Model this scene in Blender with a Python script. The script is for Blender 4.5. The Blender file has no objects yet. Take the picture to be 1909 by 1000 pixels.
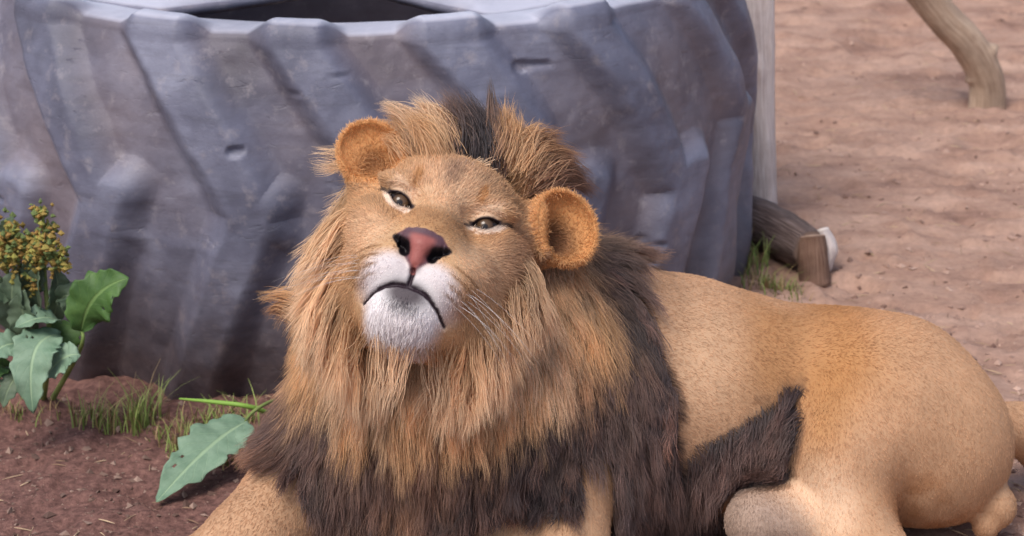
import bpy, bmesh, math, random, os
import numpy as np
from mathutils import Vector, Matrix

rng = np.random.default_rng(7)
random.seed(7)
SC = bpy.context.scene
COL = SC.collection

# ------------------------------------------------------------------ camera
CAM_H, PITCH, FPX = 1.75, math.radians(19.5), 4054.0
cam = bpy.data.cameras.new('camera')
cam.sensor_width = 36.0
cam.lens = FPX / 1909.0 * 36.0
cam.clip_end = 1000.0
camo = bpy.data.objects.new('camera', cam)
COL.objects.link(camo)
camo.location = (0, 0, CAM_H)
camo.rotation_euler = (math.pi / 2 - PITCH, 0, 0)
SC.camera = camo
cam.dof.use_dof = True
cam.dof.focus_distance = 3.4
cam.dof.aperture_fstop = 7.0

# ------------------------------------------------------------------ sky, sun, exposure
SUN_EL, SUN_AZ = math.radians(57), math.radians(215)     # azimuth measured from +Y, clockwise: behind the camera, a little left
w = bpy.data.worlds.new('World')
SC.world = w
w.use_nodes = True
nt = w.node_tree
sky = nt.nodes.new('ShaderNodeTexSky')
sky.sky_type = 'NISHITA'
sky.sun_disc = False
sky.sun_elevation = SUN_EL
sky.sun_rotation = SUN_AZ
sky.air_density = 1.0
sky.dust_density = 3.5
sky.ozone_density = 1.0
nt.nodes['Background'].inputs['Strength'].default_value = 0.13
nt.links.new(sky.outputs[0], nt.nodes['Background'].inputs['Color'])
sl = bpy.data.lights.new('sun', 'SUN')
sl.energy = 1.5
sl.angle = math.radians(25)
sl.color = (1.0, 0.96, 0.91)
so = bpy.data.objects.new('sun', sl)
COL.objects.link(so)
sd = Vector((math.sin(SUN_AZ) * math.cos(SUN_EL), math.cos(SUN_AZ) * math.cos(SUN_EL), math.sin(SUN_EL)))
so.rotation_euler = sd.to_track_quat('Z', 'Y').to_euler()
SC.view_settings.view_transform = 'Standard'
SC.view_settings.look = 'None'
SC.view_settings.gamma = 1.0
SC.view_settings.use_curve_mapping = False
SC.view_settings.exposure = 0.55
SC.cycles.use_denoising = True
SC.cycles.max_bounces = 8
SC.cycles.transparent_max_bounces = 6
SC.cycles_curves.shape = 'RIBBONS'
SC.cycles_curves.subdivisions = 2
SC.render.film_transparent = False

# ------------------------------------------------------------------ helpers
cP, sP = math.cos(PITCH), math.sin(PITCH)
AX_R = np.array([1.0, 0, 0])
AX_U = np.array([0, sP, cP])
AX_F = np.array([0, cP, -sP])
EYE = np.array([0, 0, CAM_H])


def ray(px, py):
    return AX_F + AX_R * ((px - 954.5) / FPX) + AX_U * ((500 - py) / FPX)


def P(px, py, Y):
    """point seen at photo pixel px,py that stands at distance Y"""
    d = ray(px, py)
    return EYE + d * (Y / d[1])


def G(px, py, z=0.0):
    """point seen at photo pixel px,py that lies at height z"""
    d = ray(px, py)
    return EYE + d * ((z - CAM_H) / d[2])


def project(p):
    q = np.atleast_2d(p) - EYE
    dep = q @ AX_F
    return np.stack([954.5 + FPX * (q @ AX_R) / dep, 500 - FPX * (q @ AX_U) / dep], 1)


def srgb(r, g, b):
    f = lambda c: c / 12.92 if c <= 0.04045 else ((c + 0.055) / 1.055) ** 2.4
    return np.array([f(r / 255.0), f(g / 255.0), f(b / 255.0)])


def smooth(a, b, x):
    t = np.clip((x - a) / (b - a), 0, 1)
    return t * t * (3 - 2 * t)


_lat = np.random.default_rng(3).random((64, 64, 64)).astype(np.float32)


def vnoise3(p):
    p = np.asarray(p)
    i = np.floor(p).astype(int)
    f = p - i
    f = f * f * (3 - 2 * f)
    r = 0
    for dx in (0, 1):
        for dy in (0, 1):
            for dz in (0, 1):
                wgt = (f[..., 0] if dx else 1 - f[..., 0]) * (f[..., 1] if dy else 1 - f[..., 1]) * (f[..., 2] if dz else 1 - f[..., 2])
                r = r + wgt * _lat[(i[..., 0] + dx) % 64, (i[..., 1] + dy) % 64, (i[..., 2] + dz) % 64]
    return r * 2 - 1


def fbm(p, o=4, gain=0.5):
    p = np.asarray(p, float)
    if p.shape[-1] == 2:
        p = np.concatenate([p, np.full(p.shape[:-1] + (1,), 3.7)], -1)
    a, s, t = 1.0, 0, 0
    for k in range(o):
        s = s + a * vnoise3(p * 2.03 ** k + 17.3 * k)
        t += a
        a *= gain
    return s / t


def mesh_obj(name, verts, faces, mat=None, parent=None, smooth_shade=True, cols=None, extra=None):
    me = bpy.data.meshes.new(name)
    verts = np.asarray(verts, np.float64)
    if isinstance(faces, list):
        me.from_pydata(verts.tolist(), [], faces)
    else:
        nf_, k_ = faces.shape
        me.vertices.add(len(verts))
        me.vertices.foreach_set('co', verts.ravel())
        me.loops.add(nf_ * k_)
        me.loops.foreach_set('vertex_index', faces.ravel().astype(np.int32))
        me.polygons.add(nf_)
        me.polygons.foreach_set('loop_start', np.arange(0, nf_ * k_, k_, dtype=np.int32))
        me.update(calc_edges=True)
    me.polygons.foreach_set('use_smooth', np.full(len(me.polygons), bool(smooth_shade)))
    if cols is not None:
        a = me.color_attributes.new('col', 'FLOAT_COLOR', 'POINT')
        c4 = np.ones((len(verts), 4), np.float32)
        c4[:, :3] = cols
        a.data.foreach_set('color', c4.ravel())
    for k, v in (extra or {}).items():
        a = me.attributes.new(k, 'FLOAT', 'POINT')
        a.data.foreach_set('value', np.asarray(v, np.float32))
    me.update()
    o = bpy.data.objects.new(name, me)
    COL.objects.link(o)
    if mat:
        me.materials.append(mat)
    if parent:
        o.parent = parent
    return o


def empty(name, loc=(0, 0, 0)):
    o = bpy.data.objects.new(name, None)
    o.location = loc
    COL.objects.link(o)
    return o


def adopt(child, parent):
    """parent while keeping the world place (the parents here are only translated)"""
    child.parent = parent
    child.matrix_parent_inverse = Matrix.Translation(-Vector(parent.location))


def tag(o, label=None, cat=None, group=None, kind=None):
    for k, v in (('label', label), ('category', cat), ('group', group), ('kind', kind)):
        if v:
            o[k] = v
    return o


class NT:
    """small node-tree builder"""
    def __init__(s, name):
        s.m = bpy.data.materials.new(name)
        s.m.use_nodes = True
        s.t = s.m.node_tree
        s.b = s.t.nodes['Principled BSDF']
        s.b.inputs['Specular IOR Level'].default_value = 0.25

    def n(s, typ, **kw):
        nd = s.t.nodes.new('ShaderNode' + typ)
        for k, v in kw.items():
            if hasattr(nd, k):
                setattr(nd, k, v)
            else:
                nd.inputs[k.replace('_', ' ')].default_value = v
        return nd

    def l(s, a, b):
        s.t.links.new(a, b)

    def noise(s, scale, detail=5, rough=0.55, vec=None, dist=0.0):
        nd = s.n('TexNoise')
        nd.inputs['Scale'].default_value = scale
        nd.inputs['Detail'].default_value = detail
        nd.inputs['Roughness'].default_value = rough
        nd.inputs['Distortion'].default_value = dist
        if vec is not None:
            s.l(vec, nd.inputs['Vector'])
        return nd.outputs['Fac']

    def ramp(s, fac, stops):
        r = s.n('ValToRGB')
        e = r.color_ramp.elements
        while len(e) < len(stops):
            e.new(0.5)
        for x, (p, c) in zip(e, stops):
            x.position = p
            x.color = (*c, 1) if len(c) == 3 else c
        s.l(fac, r.inputs[0])
        return r.outputs['Color']

    def mix(s, fac, a, b, mode='MIX'):
        m = s.n('Mix', data_type='RGBA', blend_type=mode)
        for sock, v in ((m.inputs[0], fac), (m.inputs[6], a), (m.inputs[7], b)):
            if isinstance(v, (int, float)):
                sock.default_value = v
            elif isinstance(v, (tuple, list, np.ndarray)):
                sock.default_value = (*[float(q) for q in v][:3], 1)
            else:
                s.l(v, sock)
        return m.outputs[2]

    def math(s, op, a, b=0.0):
        m = s.n('Math', operation=op)
        for sock, v in ((m.inputs[0], a), (m.inputs[1], b)):
            if isinstance(v, (int, float)):
                sock.default_value = v
            else:
                s.l(v, sock)
        return m.outputs[0]

    def coord(s, kind='Object', scale=None, rot=None):
        c = s.n('TexCoord').outputs[kind]
        if scale is not None:
            mp = s.n('Mapping')
            mp.inputs['Scale'].default_value = scale
            if rot:
                mp.inputs['Rotation'].default_value = rot
            s.l(c, mp.inputs['Vector'])
            c = mp.outputs['Vector']
        return c

    def bump(s, h, strength=0.5, dist=0.01):
        b = s.n('Bump')
        b.inputs['Strength'].default_value = strength
        b.inputs['Distance'].default_value = dist
        s.l(h, b.inputs['Height'])
        s.l(b.outputs[0], s.b.inputs['Normal'])

    def attr(s, name, out='Color'):
        a = s.n('Attribute')
        a.attribute_name = name
        return a.outputs[out]

    def color(s, c):
        if isinstance(c, (tuple, list, np.ndarray)):
            s.b.inputs['Base Color'].default_value = (*[float(q) for q in c][:3], 1)
        else:
            s.l(c, s.b.inputs['Base Color'])

    def rough(s, r):
        if isinstance(r, (int, float)):
            s.b.inputs['Roughness'].default_value = r
        else:
            s.l(r, s.b.inputs['Roughness'])


# ------------------------------------------------------------------ ground
def axis(lo, hi, step, far, growth=1.35):
    c = list(np.arange(lo, hi + step / 2, step))
    up, dn, d = c[-1], c[0], step
    hi_, lo_ = [], []
    while up < far:
        d *= growth
        up += d
        hi_.append(up)
    d = step
    while dn > -far:
        d *= growth
        dn -= d
        lo_.append(dn)
    return np.array(lo_[::-1] + c + hi_)


def ground_z(x, y):
    p = np.stack([x, y], -1)
    z = 0.030 * fbm(p * (1.3, 1.5), 3) + 0.016 * fbm(p * 5.3 + 9, 3)
    lump = fbm(p * (19, 24) + 3, 3)
    z = z + 0.009 * lump + 0.008 * np.maximum(fbm(p * (9, 12) + 31, 2), 0.05)
    # small clods and broken crust with steep edges
    cl = fbm(p * (13, 18) + 70, 3)
    z = z + 0.012 * smooth(0.22, 0.34, cl) - 0.014 * smooth(0.30, 0.42, fbm(p * (8, 15) + 90, 3))
    # paw prints and scuffs: shallow dishes
    rs = np.random.default_rng(12)
    for k in range(150):
        cx, cy = rs.uniform(-1.0, 2.6), rs.uniform(3.2, 8.5)
        r = rs.uniform(0.03, 0.11)
        d = np.hypot((x - cx), (y - cy) * rs.uniform(0.9, 1.4)) / r
        z = z - 0.016 * np.exp(-d ** 4) + 0.007 * np.exp(-((d - 1.25) / 0.3) ** 2)
    calm = 1 - smooth(30, 60, np.hypot(x, y))
    return z * calm * 0.9


gx_ = axis(-1.6, 2.4, 0.016, 150)
gy_ = axis(2.6, 8.6, 0.018, 150)
X, Y = np.meshgrid(gx_, gy_, indexing='ij')
Zg = ground_z(X, Y)
nx, ny = X.shape
ii = np.arange(nx * ny).reshape(nx, ny)
gf = np.stack([ii[:-1, :-1], ii[1:, :-1], ii[1:, 1:], ii[:-1, 1:]], -1).reshape(-1, 4)
m = NT('soil')
co = m.coord()
big = m.noise(0.55, 3, vec=co)
mid = m.noise(4.5, 6, 0.62, vec=co, dist=0.6)
stre = m.noise(3.0, 7, 0.65, vec=m.coord('Object', (1.0, 2.0, 1)))
fine = m.noise(60, 6, 0.7, vec=co)
base = m.ramp(stre, [(0.30, srgb(132, 103, 92)), (0.46, srgb(166, 134, 117)), (0.62, srgb(184, 152, 134))])
base = m.mix(m.ramp(mid, [(0.35, (0, 0, 0)), (0.65, (1, 1, 1))]), m.mix(1.0, base, (0.80, 0.78, 0.79), 'MULTIPLY'), base)
# damper, redder soil near the plants on the left
sx = m.n('SeparateXYZ')
m.l(co, sx.inputs[0])
damp = m.math('ADD', m.math('MULTIPLY', sx.outputs[0], -1.4), m.math('MULTIPLY', sx.outputs[1], -0.55))
damp = m.math('ADD', damp, m.math('MULTIPLY', mid, 0.8))
dampf = m.ramp(m.math('ADD', damp, 2.15), [(0.25, (0, 0, 0)), (0.75, (1, 1, 1))])
soil_d = m.ramp(fine, [(0.3, srgb(84, 60, 56)), (0.6, srgb(122, 90, 82)), (0.8, srgb(146, 112, 100))])
base = m.mix(dampf, base, soil_d)
base = m.mix(0.35, base, m.ramp(fine, [(0.3, (0.25, 0.25, 0.25)), (0.7, (0.75, 0.75, 0.75))]), 'OVERLAY')
m.color(base)
m.rough(0.95)
m.b.inputs['Specular IOR Level'].default_value = 0.1
m.bump(m.math('ADD', m.math('MULTIPLY', fine, 0.5), m.noise(170, 4, 0.7, vec=co)), 0.6, 0.006)
ground = mesh_obj('ground', np.stack([X, Y, Zg], -1).reshape(-1, 3), gf, m.m)
tag(ground, kind='structure')


def gz(x, y):
    i = int(np.clip(np.searchsorted(gx_, x) - 1, 0, nx - 2))
    j = int(np.clip(np.searchsorted(gy_, y) - 1, 0, ny - 2))
    u, v_ = (x - gx_[i]) / (gx_[i + 1] - gx_[i]), (y - gy_[j]) / (gy_[j + 1] - gy_[j])
    return float(Zg[i, j] * (1 - u) * (1 - v_) + Zg[i + 1, j] * u * (1 - v_) + Zg[i, j + 1] * (1 - u) * v_ + Zg[i + 1, j + 1] * u * v_)
# ------------------------------------------------------------------ tyre lying on its side
TC = np.array([-0.37, 5.04, 0.0])
TY = empty('tractor_tyre', TC)
tag(TY, 'huge worn grey tractor tyre lying flat on the dirt behind the lion', 'tyre')
N_LUG = 18
DTH = 2 * math.pi / N_LUG
Z_TOP = 0.757


def prof_r(z):
    return 0.905 - np.where(z > 0.38, 0.062, 0.030) * np.clip(np.abs(z - 0.38) / 0.38, 0, 1.2) ** 2.6


def lug_field(th, z):
    """lug height factor 0..1 and lug number (-1 none); chevron tread: upper row leans right going down, lower row leans left"""
    R = 0.87
    best = np.zeros(th.shape)
    who = np.full(th.shape, -1)
    wob = 0.012 * fbm(np.stack([np.sin(th) * 5, np.cos(th) * 5, z * 6], -1), 2)
    for row in (0, 1):
        for k in range(N_LUG):
            rs = np.random.default_rng(100 * row + k)
            j = rs.normal(size=4)
            if row == 0:
                u = Z_TOP - z
                t0 = -0.17 + DTH * k + 0.02 * j[0]
                c = t0 + 0.085 + (0.82 * np.maximum(u, -0.05) - 0.62 * np.maximum(u, 0) ** 2) / R
                half = 0.078 + 0.006 * j[1] - 0.05 * np.clip(u, 0, 0.5)
                end = 0.44 + 0.025 * j[2] - u
            else:
                u = 0.45 + 0.02 * j[2] - z
                t0 = -0.46 + DTH * k + 0.03 * j[0]
                c = t0 - 0.36 * np.maximum(u, 0) / R
                half = 0.074 + 0.006 * j[1] + 0.02 * np.clip(u, 0, 0.4)
                end = u
            ds = (np.mod(th - c + math.pi, 2 * math.pi) - math.pi) * R
            side = half - np.abs(ds)
            # rounded end
            e = np.minimum(end, 0.06)
            rnd = 0.06 - np.hypot(np.maximum(0.06 - side, 0), np.maximum(0.06 - e, 0))
            d = np.minimum(side, rnd) + wob
            mk = smooth(-0.032, 0.036, d)
            better = mk > best
            best = np.where(better, mk, best)
            who = np.where(better & (mk > 0.05), row * N_LUG + k, who)
    return best, who


# dense towards the viewer, coarse behind
def dens(n):
    t = np.linspace(-1, 1, n)
    return math.pi * (0.42 * t + 0.58 * t ** 3)


ths = dens(900)[:-1]
vz = np.concatenate([np.linspace(-0.03, Z_TOP - 0.02, 150)])
TH, VZ = np.meshgrid(ths, vz, indexing='ij')
mk, who = lug_field(TH, VZ)
pn = np.stack([np.sin(TH) * 0.87, np.cos(TH) * 0.87, VZ], -1)
RR = prof_r(VZ) + 0.043 * mk * (1 + 0.25 * smooth(0.35, 0.0, VZ)) + 0.016 * fbm(pn * 4, 3) + 0.004 * fbm(pn * 17, 3) + 0.0012 * fbm(pn * (6, 6, 26), 3)
# deep cracks and gouges
gou = fbm(pn * (5, 5, 15) + 40, 3)
RR = RR - 0.011 * smooth(0.50, 0.57, gou)
ZZ = VZ + 0.0
# over the shoulder: ledge inwards; lugs run over its edge
nl = 14
lt = np.linspace(0, 1, nl + 1)[1:]
led_r, led_z, led_m = [], [], []
mk_t, r_t = mk[:, -1], RR[:, -1]
for t in lt:
    a = min(t * 2.2, 1) * math.pi / 2
    rr_ = r_t - 0.03 * (1 - math.cos(a)) - max(t - 0.35, 0) / 0.65 * (r_t - 0.03 - 0.755)
    fade = 1 - smooth(0.45, 0.9, t)
    zz_ = (Z_TOP - 0.02) + 0.02 * math.sin(a) + 0.030 * mk_t * fade * math.sin(a) + 0.004 * fbm(np.stack([np.sin(ths) * 6, np.cos(ths) * 6, ths * 0 + t], -1), 2)
    led_r.append(rr_)
    led_z.append(zz_)
    led_m.append(mk_t * fade)
RR = np.concatenate([RR, np.stack(led_r, 1)], 1)
ZZ = np.concatenate([ZZ, np.stack(led_z, 1)], 1)
MK = np.concatenate([mk, np.stack(led_m, 1)], 1)
WH = np.concatenate([who, np.repeat(who[:, -1:], nl, 1)], 1)
WH[:, 150 + 8:] = -1
# inner face down to the floor
for r_, z_ in ((0.735, 0.74), (0.73, 0.6), (0.75, 0.4), (0.73, 0.15), (0.70, 0.0)):
    RR = np.concatenate([RR, np.full((len(ths), 1), r_)], 1)
    ZZ = np.concatenate([ZZ, np.full((len(ths), 1), z_)], 1)
    MK = np.concatenate([MK, np.zeros((len(ths), 1))], 1)
    WH = np.concatenate([WH, np.full((len(ths), 1), -1)], 1)
TV = np.stack([RR * np.sin(ths)[:, None], -RR * np.cos(ths)[:, None], ZZ], -1)
nt_, nv_ = RR.shape
ii = np.arange(nt_ * nv_).reshape(nt_, nv_)
i2 = np.roll(ii, -1, 0)
tf = np.stack([ii[:, :-1], i2[:, :-1], i2[:, 1:], ii[:, 1:]], -1)
fw = WH[:, :-1]
m = NT('weathered_rubber')
co = m.coord()
lg_ = m.attr('lug', 'Fac')
n1 = m.noise(3.2, 6, 0.6, vec=co)
n2 = m.noise(22, 6, 0.7, vec=co)
st = m.noise(9, 6, 0.65, vec=m.coord('Object', (1, 1, 7)))
sx = m.n('SeparateXYZ')
m.l(co, sx.inputs[0])
rub = m.ramp(n1, [(0.28, srgb(70, 70, 84)), (0.48, srgb(102, 103, 121)), (0.70, srgb(138, 140, 158))])
rub = m.mix(m.ramp(st, [(0.34, (0.3, 0.3, 0.3)), (0.5, (0, 0, 0))]), rub, srgb(72, 71, 82))
dust = m.ramp(n1, [(0.3, srgb(92, 80, 82)), (0.7, srgb(124, 105, 102))])
dirtf = m.math('MULTIPLY', m.math('SUBTRACT', 1.0, lg_), m.ramp(m.noise(2.1, 4, vec=co), [(0.38, (0.05, 0.05, 0.05)), (0.62, (0.6, 0.6, 0.6))]))
c_ = m.mix(dirtf, rub, dust)
c_ = m.mix(m.ramp(n2, [(0.55, (0, 0, 0)), (0.75, (0.7, 0.7, 0.7))]), c_, srgb(150, 142, 146))
# splashed soil low down, darkened further to paint in the contact shade
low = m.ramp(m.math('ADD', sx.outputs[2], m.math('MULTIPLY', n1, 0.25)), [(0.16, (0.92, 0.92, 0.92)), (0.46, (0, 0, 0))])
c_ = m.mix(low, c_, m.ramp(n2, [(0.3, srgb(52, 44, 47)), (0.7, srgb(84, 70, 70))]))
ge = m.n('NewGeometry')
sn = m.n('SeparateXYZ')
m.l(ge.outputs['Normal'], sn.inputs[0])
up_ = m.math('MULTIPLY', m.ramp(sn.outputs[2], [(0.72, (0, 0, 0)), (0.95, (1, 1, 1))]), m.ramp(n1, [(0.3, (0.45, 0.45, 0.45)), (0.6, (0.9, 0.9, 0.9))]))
c_ = m.mix(up_, c_, srgb(186, 186, 198))        # sky reflection painted as a pale tone on upward faces
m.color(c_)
m.rough(0.5)
m.b.inputs['Specular IOR Level'].default_value = 0.5
crk = m.noise(20, 6, 0.62, vec=m.coord('Object', (1, 1, 3.2)), dist=0.8)
hh = m.math('ADD', m.math('MULTIPLY', m.ramp(crk, [(0.30, (0, 0, 0)), (0.38, (1, 1, 1))]), 0.9), m.math('MULTIPLY', m.noise(150, 6, 0.75, vec=co), 0.7))
m.bump(hh, 0.4, 0.005)
RUB = m.m


def sub_mesh(name, mask):
    f = tf[mask]
    used, inv = np.unique(f, return_inverse=True)
    o = mesh_obj(name, TV.reshape(-1, 3)[used], inv.reshape(-1, 4), RUB, TY, True, None, {'lug': MK.ravel()[used]})
    return o


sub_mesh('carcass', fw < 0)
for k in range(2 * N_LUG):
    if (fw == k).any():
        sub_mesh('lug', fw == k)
# torn upper side wall with the dark opening left at the front
na, nr = 240, 14
th_ = np.linspace(-math.pi, math.pi, na + 1)[:-1]
ro = 0.752 - 0.30 * np.maximum(0, 1 - (np.abs(th_ + 0.02) / 0.47) ** 2) + 0.006 * fbm(np.stack([np.sin(th_) * 30, np.cos(th_) * 30], -1), 2)
sv, sf = [], []
for i in range(na):
    for j in range(nr):
        t = j / (nr - 1)
        r_ = ro[i] + (0.40 - ro[i]) * t
        sv.append((r_ * math.sin(th_[i]), -r_ * math.cos(th_[i]), 0.752 + 0.03 * math.sin(t * 3.0) + 0.004 * math.sin(th_[i] * 9)))
for i in range(na):
    for j in range(nr - 1):
        a, b = i * nr + j, ((i + 1) % na) * nr + j
        sf.append((a, b, b + 1, a + 1))
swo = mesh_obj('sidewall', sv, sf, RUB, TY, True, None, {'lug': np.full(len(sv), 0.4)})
md = swo.modifiers.new('thickness', 'SOLIDIFY')
md.thickness = 0.022
md.offset = -1
# dark floor of the tyre: the lower side wall
fv = [(0.74 * math.sin(a), -0.74 * math.cos(a), 0.03) for a in np.linspace(0, 2 * math.pi, 64, endpoint=False)] + [(0.38 * math.sin(a), -0.38 * math.cos(a), 0.012) for a in np.linspace(0, 2 * math.pi, 64, endpoint=False)]
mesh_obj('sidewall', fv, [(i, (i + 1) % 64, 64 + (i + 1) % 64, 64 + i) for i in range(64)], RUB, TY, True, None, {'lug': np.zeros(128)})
# ------------------------------------------------------------------ dead wood
def wood_mat(name, c0, c1, c2, end, split=None):
    m = NT(name)
    co = m.coord()
    gr_ = m.noise(14, 6, 0.65, vec=m.attr('grain', 'Vector'))
    pa = m.noise(5, 4, 0.6, vec=co)
    c = m.ramp(gr_, [(0.32, c0), (0.5, c1), (0.66, c2)])
    c = m.mix(m.ramp(pa, [(0.5, (0, 0, 0)), (0.72, (0.7, 0.7, 0.7))]), c, c0 * 0.8)
    c = m.mix(m.attr('cut', 'Fac'), c, end)
    m.color(c)
    m.rough(0.85)
    m.bump(m.math('ADD', gr_, m.math('MULTIPLY', m.noise(60, 4, vec=co), 0.3)), 0.7, 0.008)
    return m.m


def limb_mesh(pts, radii, seed, nseg=28, nring=60, rough=0.06, cap=(True, True), knot=None):
    pts, radii = np.array(pts, float), np.array(radii, float)
    t = np.linspace(0, 1, nring)
    k = np.linspace(0, 1, len(pts))

    def cat(v):
        out = []
        for u in t * (len(pts) - 1):
            i = min(int(u), len(pts) - 2)
            f = u - i
            a, b, c, d = v[max(i - 1, 0)], v[i], v[i + 1], v[min(i + 2, len(v) - 1)]
            out.append(0.5 * (2 * b + (c - a) * f + (2 * a - 5 * b + 4 * c - d) * f * f + (3 * b - a - 3 * c + d) * f ** 3))
        return np.array(out)
    C, R = cat(pts), cat(radii)
    tan = unit_(np.gradient(C, axis=0))
    ref = np.array([0.3, 1, 0.1])
    s1 = unit_(np.cross(tan, ref))
    s2 = np.cross(tan, s1)
    an = np.linspace(0, 2 * math.pi, nseg, endpoint=False)
    nse = fbm(np.stack([np.cos(an)[None] * 1.3 + 0 * t[:, None] + seed, np.sin(an)[None] * 1.3 + 0 * t[:, None], (t * 4)[:, None] + 0 * an[None]], -1), 3)
    fl = fbm(np.stack([np.cos(an)[None] * 6 + 0 * t[:, None] + seed, np.sin(an)[None] * 6 + 0 * t[:, None], (t * 2)[:, None] + 0 * an[None]], -1), 2)
    rad = R[:, None] * (1 + rough * 2 * nse + rough * 0.9 * fl)
    if knot:
        for (kt, ka, kh, kw) in knot:
            rad = rad + kh * np.exp(-((t[:, None] - kt) / kw) ** 2 - ((np.mod(an[None] - ka + math.pi, 2 * math.pi) - math.pi) / 0.5) ** 2)
    V = C[:, None] + rad[..., None] * (np.cos(an)[None, :, None] * s1[:, None] + np.sin(an)[None, :, None] * s2[:, None])
    L = np.cumsum(np.r_[0, np.linalg.norm(np.diff(C, axis=0), axis=1)])
    grain = np.stack([np.cos(an)[None] * 1.5 + 0 * L[:, None] + seed, np.sin(an)[None] * 1.5 + 0 * L[:, None], 0.8 * L[:, None] + 0 * an[None]], -1).reshape(-1, 3)
    v = V.reshape(-1, 3)
    ii = np.arange(nring * nseg).reshape(nring, nseg)
    f = np.stack([ii[:-1], np.roll(ii, -1, 1)[:-1], np.roll(ii, -1, 1)[1:], ii[1:]], -1).reshape(-1, 4).tolist()
    cut = np.zeros(len(v))
    for on, ring, cc, tn, flip in ((cap[0], 0, C[0], -tan[0], True), (cap[1], nring - 1, C[-1], tan[-1], False)):
        if on:
            base = len(v)
            rim = V[ring]
            inner = cc + (rim - cc) * 0.93 + tn * 0.004
            v = np.concatenate([v, inner, [cc + tn * 0.006]])
            grain = np.concatenate([grain, (rim - cc) * 8, [[0, 0, 0]]])
            cut = np.concatenate([cut, np.ones(nseg), [1]])
            for i in range(nseg):
                j = (i + 1) % nseg
                q1 = [ii[ring, i], ii[ring, j], base + j, base + i]
                q2 = [base + i, base + j, base + nseg]
                f += [q1[::-1], q2[::-1]] if flip else [q1, q2]
    f = [[int(q) for q in p] for p in f]
    return v, f, grain, cut


def unit_(v):
    return v / (np.linalg.norm(v, axis=-1, keepdims=True) + 1e-9)


def limb(name, pts, radii, seed, mat, parent=None, **kw):
    v, f, grain, cut = limb_mesh(pts, radii, seed, **kw)
    o = mesh_obj(name, v, f, mat, None, True, None, {'cut': cut})
    a = o.data.attributes.new('grain', 'FLOAT_VECTOR', 'POINT')
    a.data.foreach_set('vector', grain.astype(np.float32).ravel())
    if parent:
        adopt(o, parent)
    return o


PALE = wood_mat('bleached_wood', srgb(176, 156, 148), srgb(218, 204, 198), srgb(236, 228, 224), srgb(236, 224, 216))
TANW = wood_mat('tan_wood', srgb(138, 114, 96), srgb(184, 158, 136), srgb(212, 190, 168), srgb(160, 128, 104))
STUBW = wood_mat('stub_wood', srgb(84, 62, 52), srgb(128, 98, 82), srgb(160, 130, 112), srgb(196, 168, 148))
BARK = wood_mat('dark_bark', srgb(62, 50, 48), srgb(112, 94, 88), srgb(150, 132, 126), srgb(128, 106, 94))

# bleached trunk standing just behind the tyre's right side
b0 = G(1418, 425)
b0[2] = -0.05
tr = limb('dead_trunk', [b0, P(1414, 300, b0[1] + 0.01), P(1408, 160, b0[1] + 0.02), P(1403, 20, b0[1] + 0.03), P(1398, -160, b0[1] + 0.05), P(1400, -420, b0[1] + 0.08)],
          [0.046, 0.043, 0.046, 0.05, 0.055, 0.05], 3, PALE, rough=0.10, knot=[(0.45, 2.0, 0.012, 0.04)])
tag(tr, 'bleached grey dead trunk standing upright against the side of the tyre', 'tree trunk')

# short broken log lying at its foot
e0, e1 = G(1385, 405, 0.05), G(1512, 468, 0.055)
lg = empty('broken_log', (float(e0[0] + e1[0]) / 2, float(e0[1] + e1[1]) / 2, 0))
tag(lg, 'short broken log with dark bark and pale split end on the dirt beside the tyre', 'log')
limb('log_stem', [e0, e0 * 0.6 + e1 * 0.4 + np.array([0, 0, 0.006]), e1], [0.062, 0.058, 0.052], 8, BARK, lg, rough=0.10)
limb('split_end', [e1 + np.array([0.032, 0.004, -0.045]), e1 + np.array([0.040, 0.012, 0.0]), e1 + np.array([0.030, 0.02, 0.045])], [0.020, 0.026, 0.014], 15, PALE, lg, nring=24, rough=0.12)
limb('branch_stub', [e1 + np.array([0.0, -0.005, 0.036]), e1 + np.array([0.004, -0.022, -0.01]), e1 + np.array([0.008, -0.04, -0.07])], [0.034, 0.036, 0.038], 22, STUBW, lg, nring=24, rough=0.08)

# leaning branch planted in the dirt, upper right
c0 = G(1838, 196)
c0[2] = -0.06
YB = c0[1]
bl = limb('leaning_branch', [c0, P(1838, 150, YB), P(1806, 85, YB - 0.02), P(1760, 35, YB - 0.04), P(1700, -40, YB - 0.08), P(1600, -170, YB - 0.15), P(1480, -360, YB - 0.2)],
          [0.060, 0.054, 0.052, 0.050, 0.050, 0.047, 0.04], 31, TANW, nring=110, rough=0.07, knot=[(0.27, 3.4, 0.02, 0.018), (0.2, 0.4, 0.010, 0.015)])
tag(bl, 'bare tan branch leaning out of the open dirt, with a pale knot', 'branch')
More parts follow.
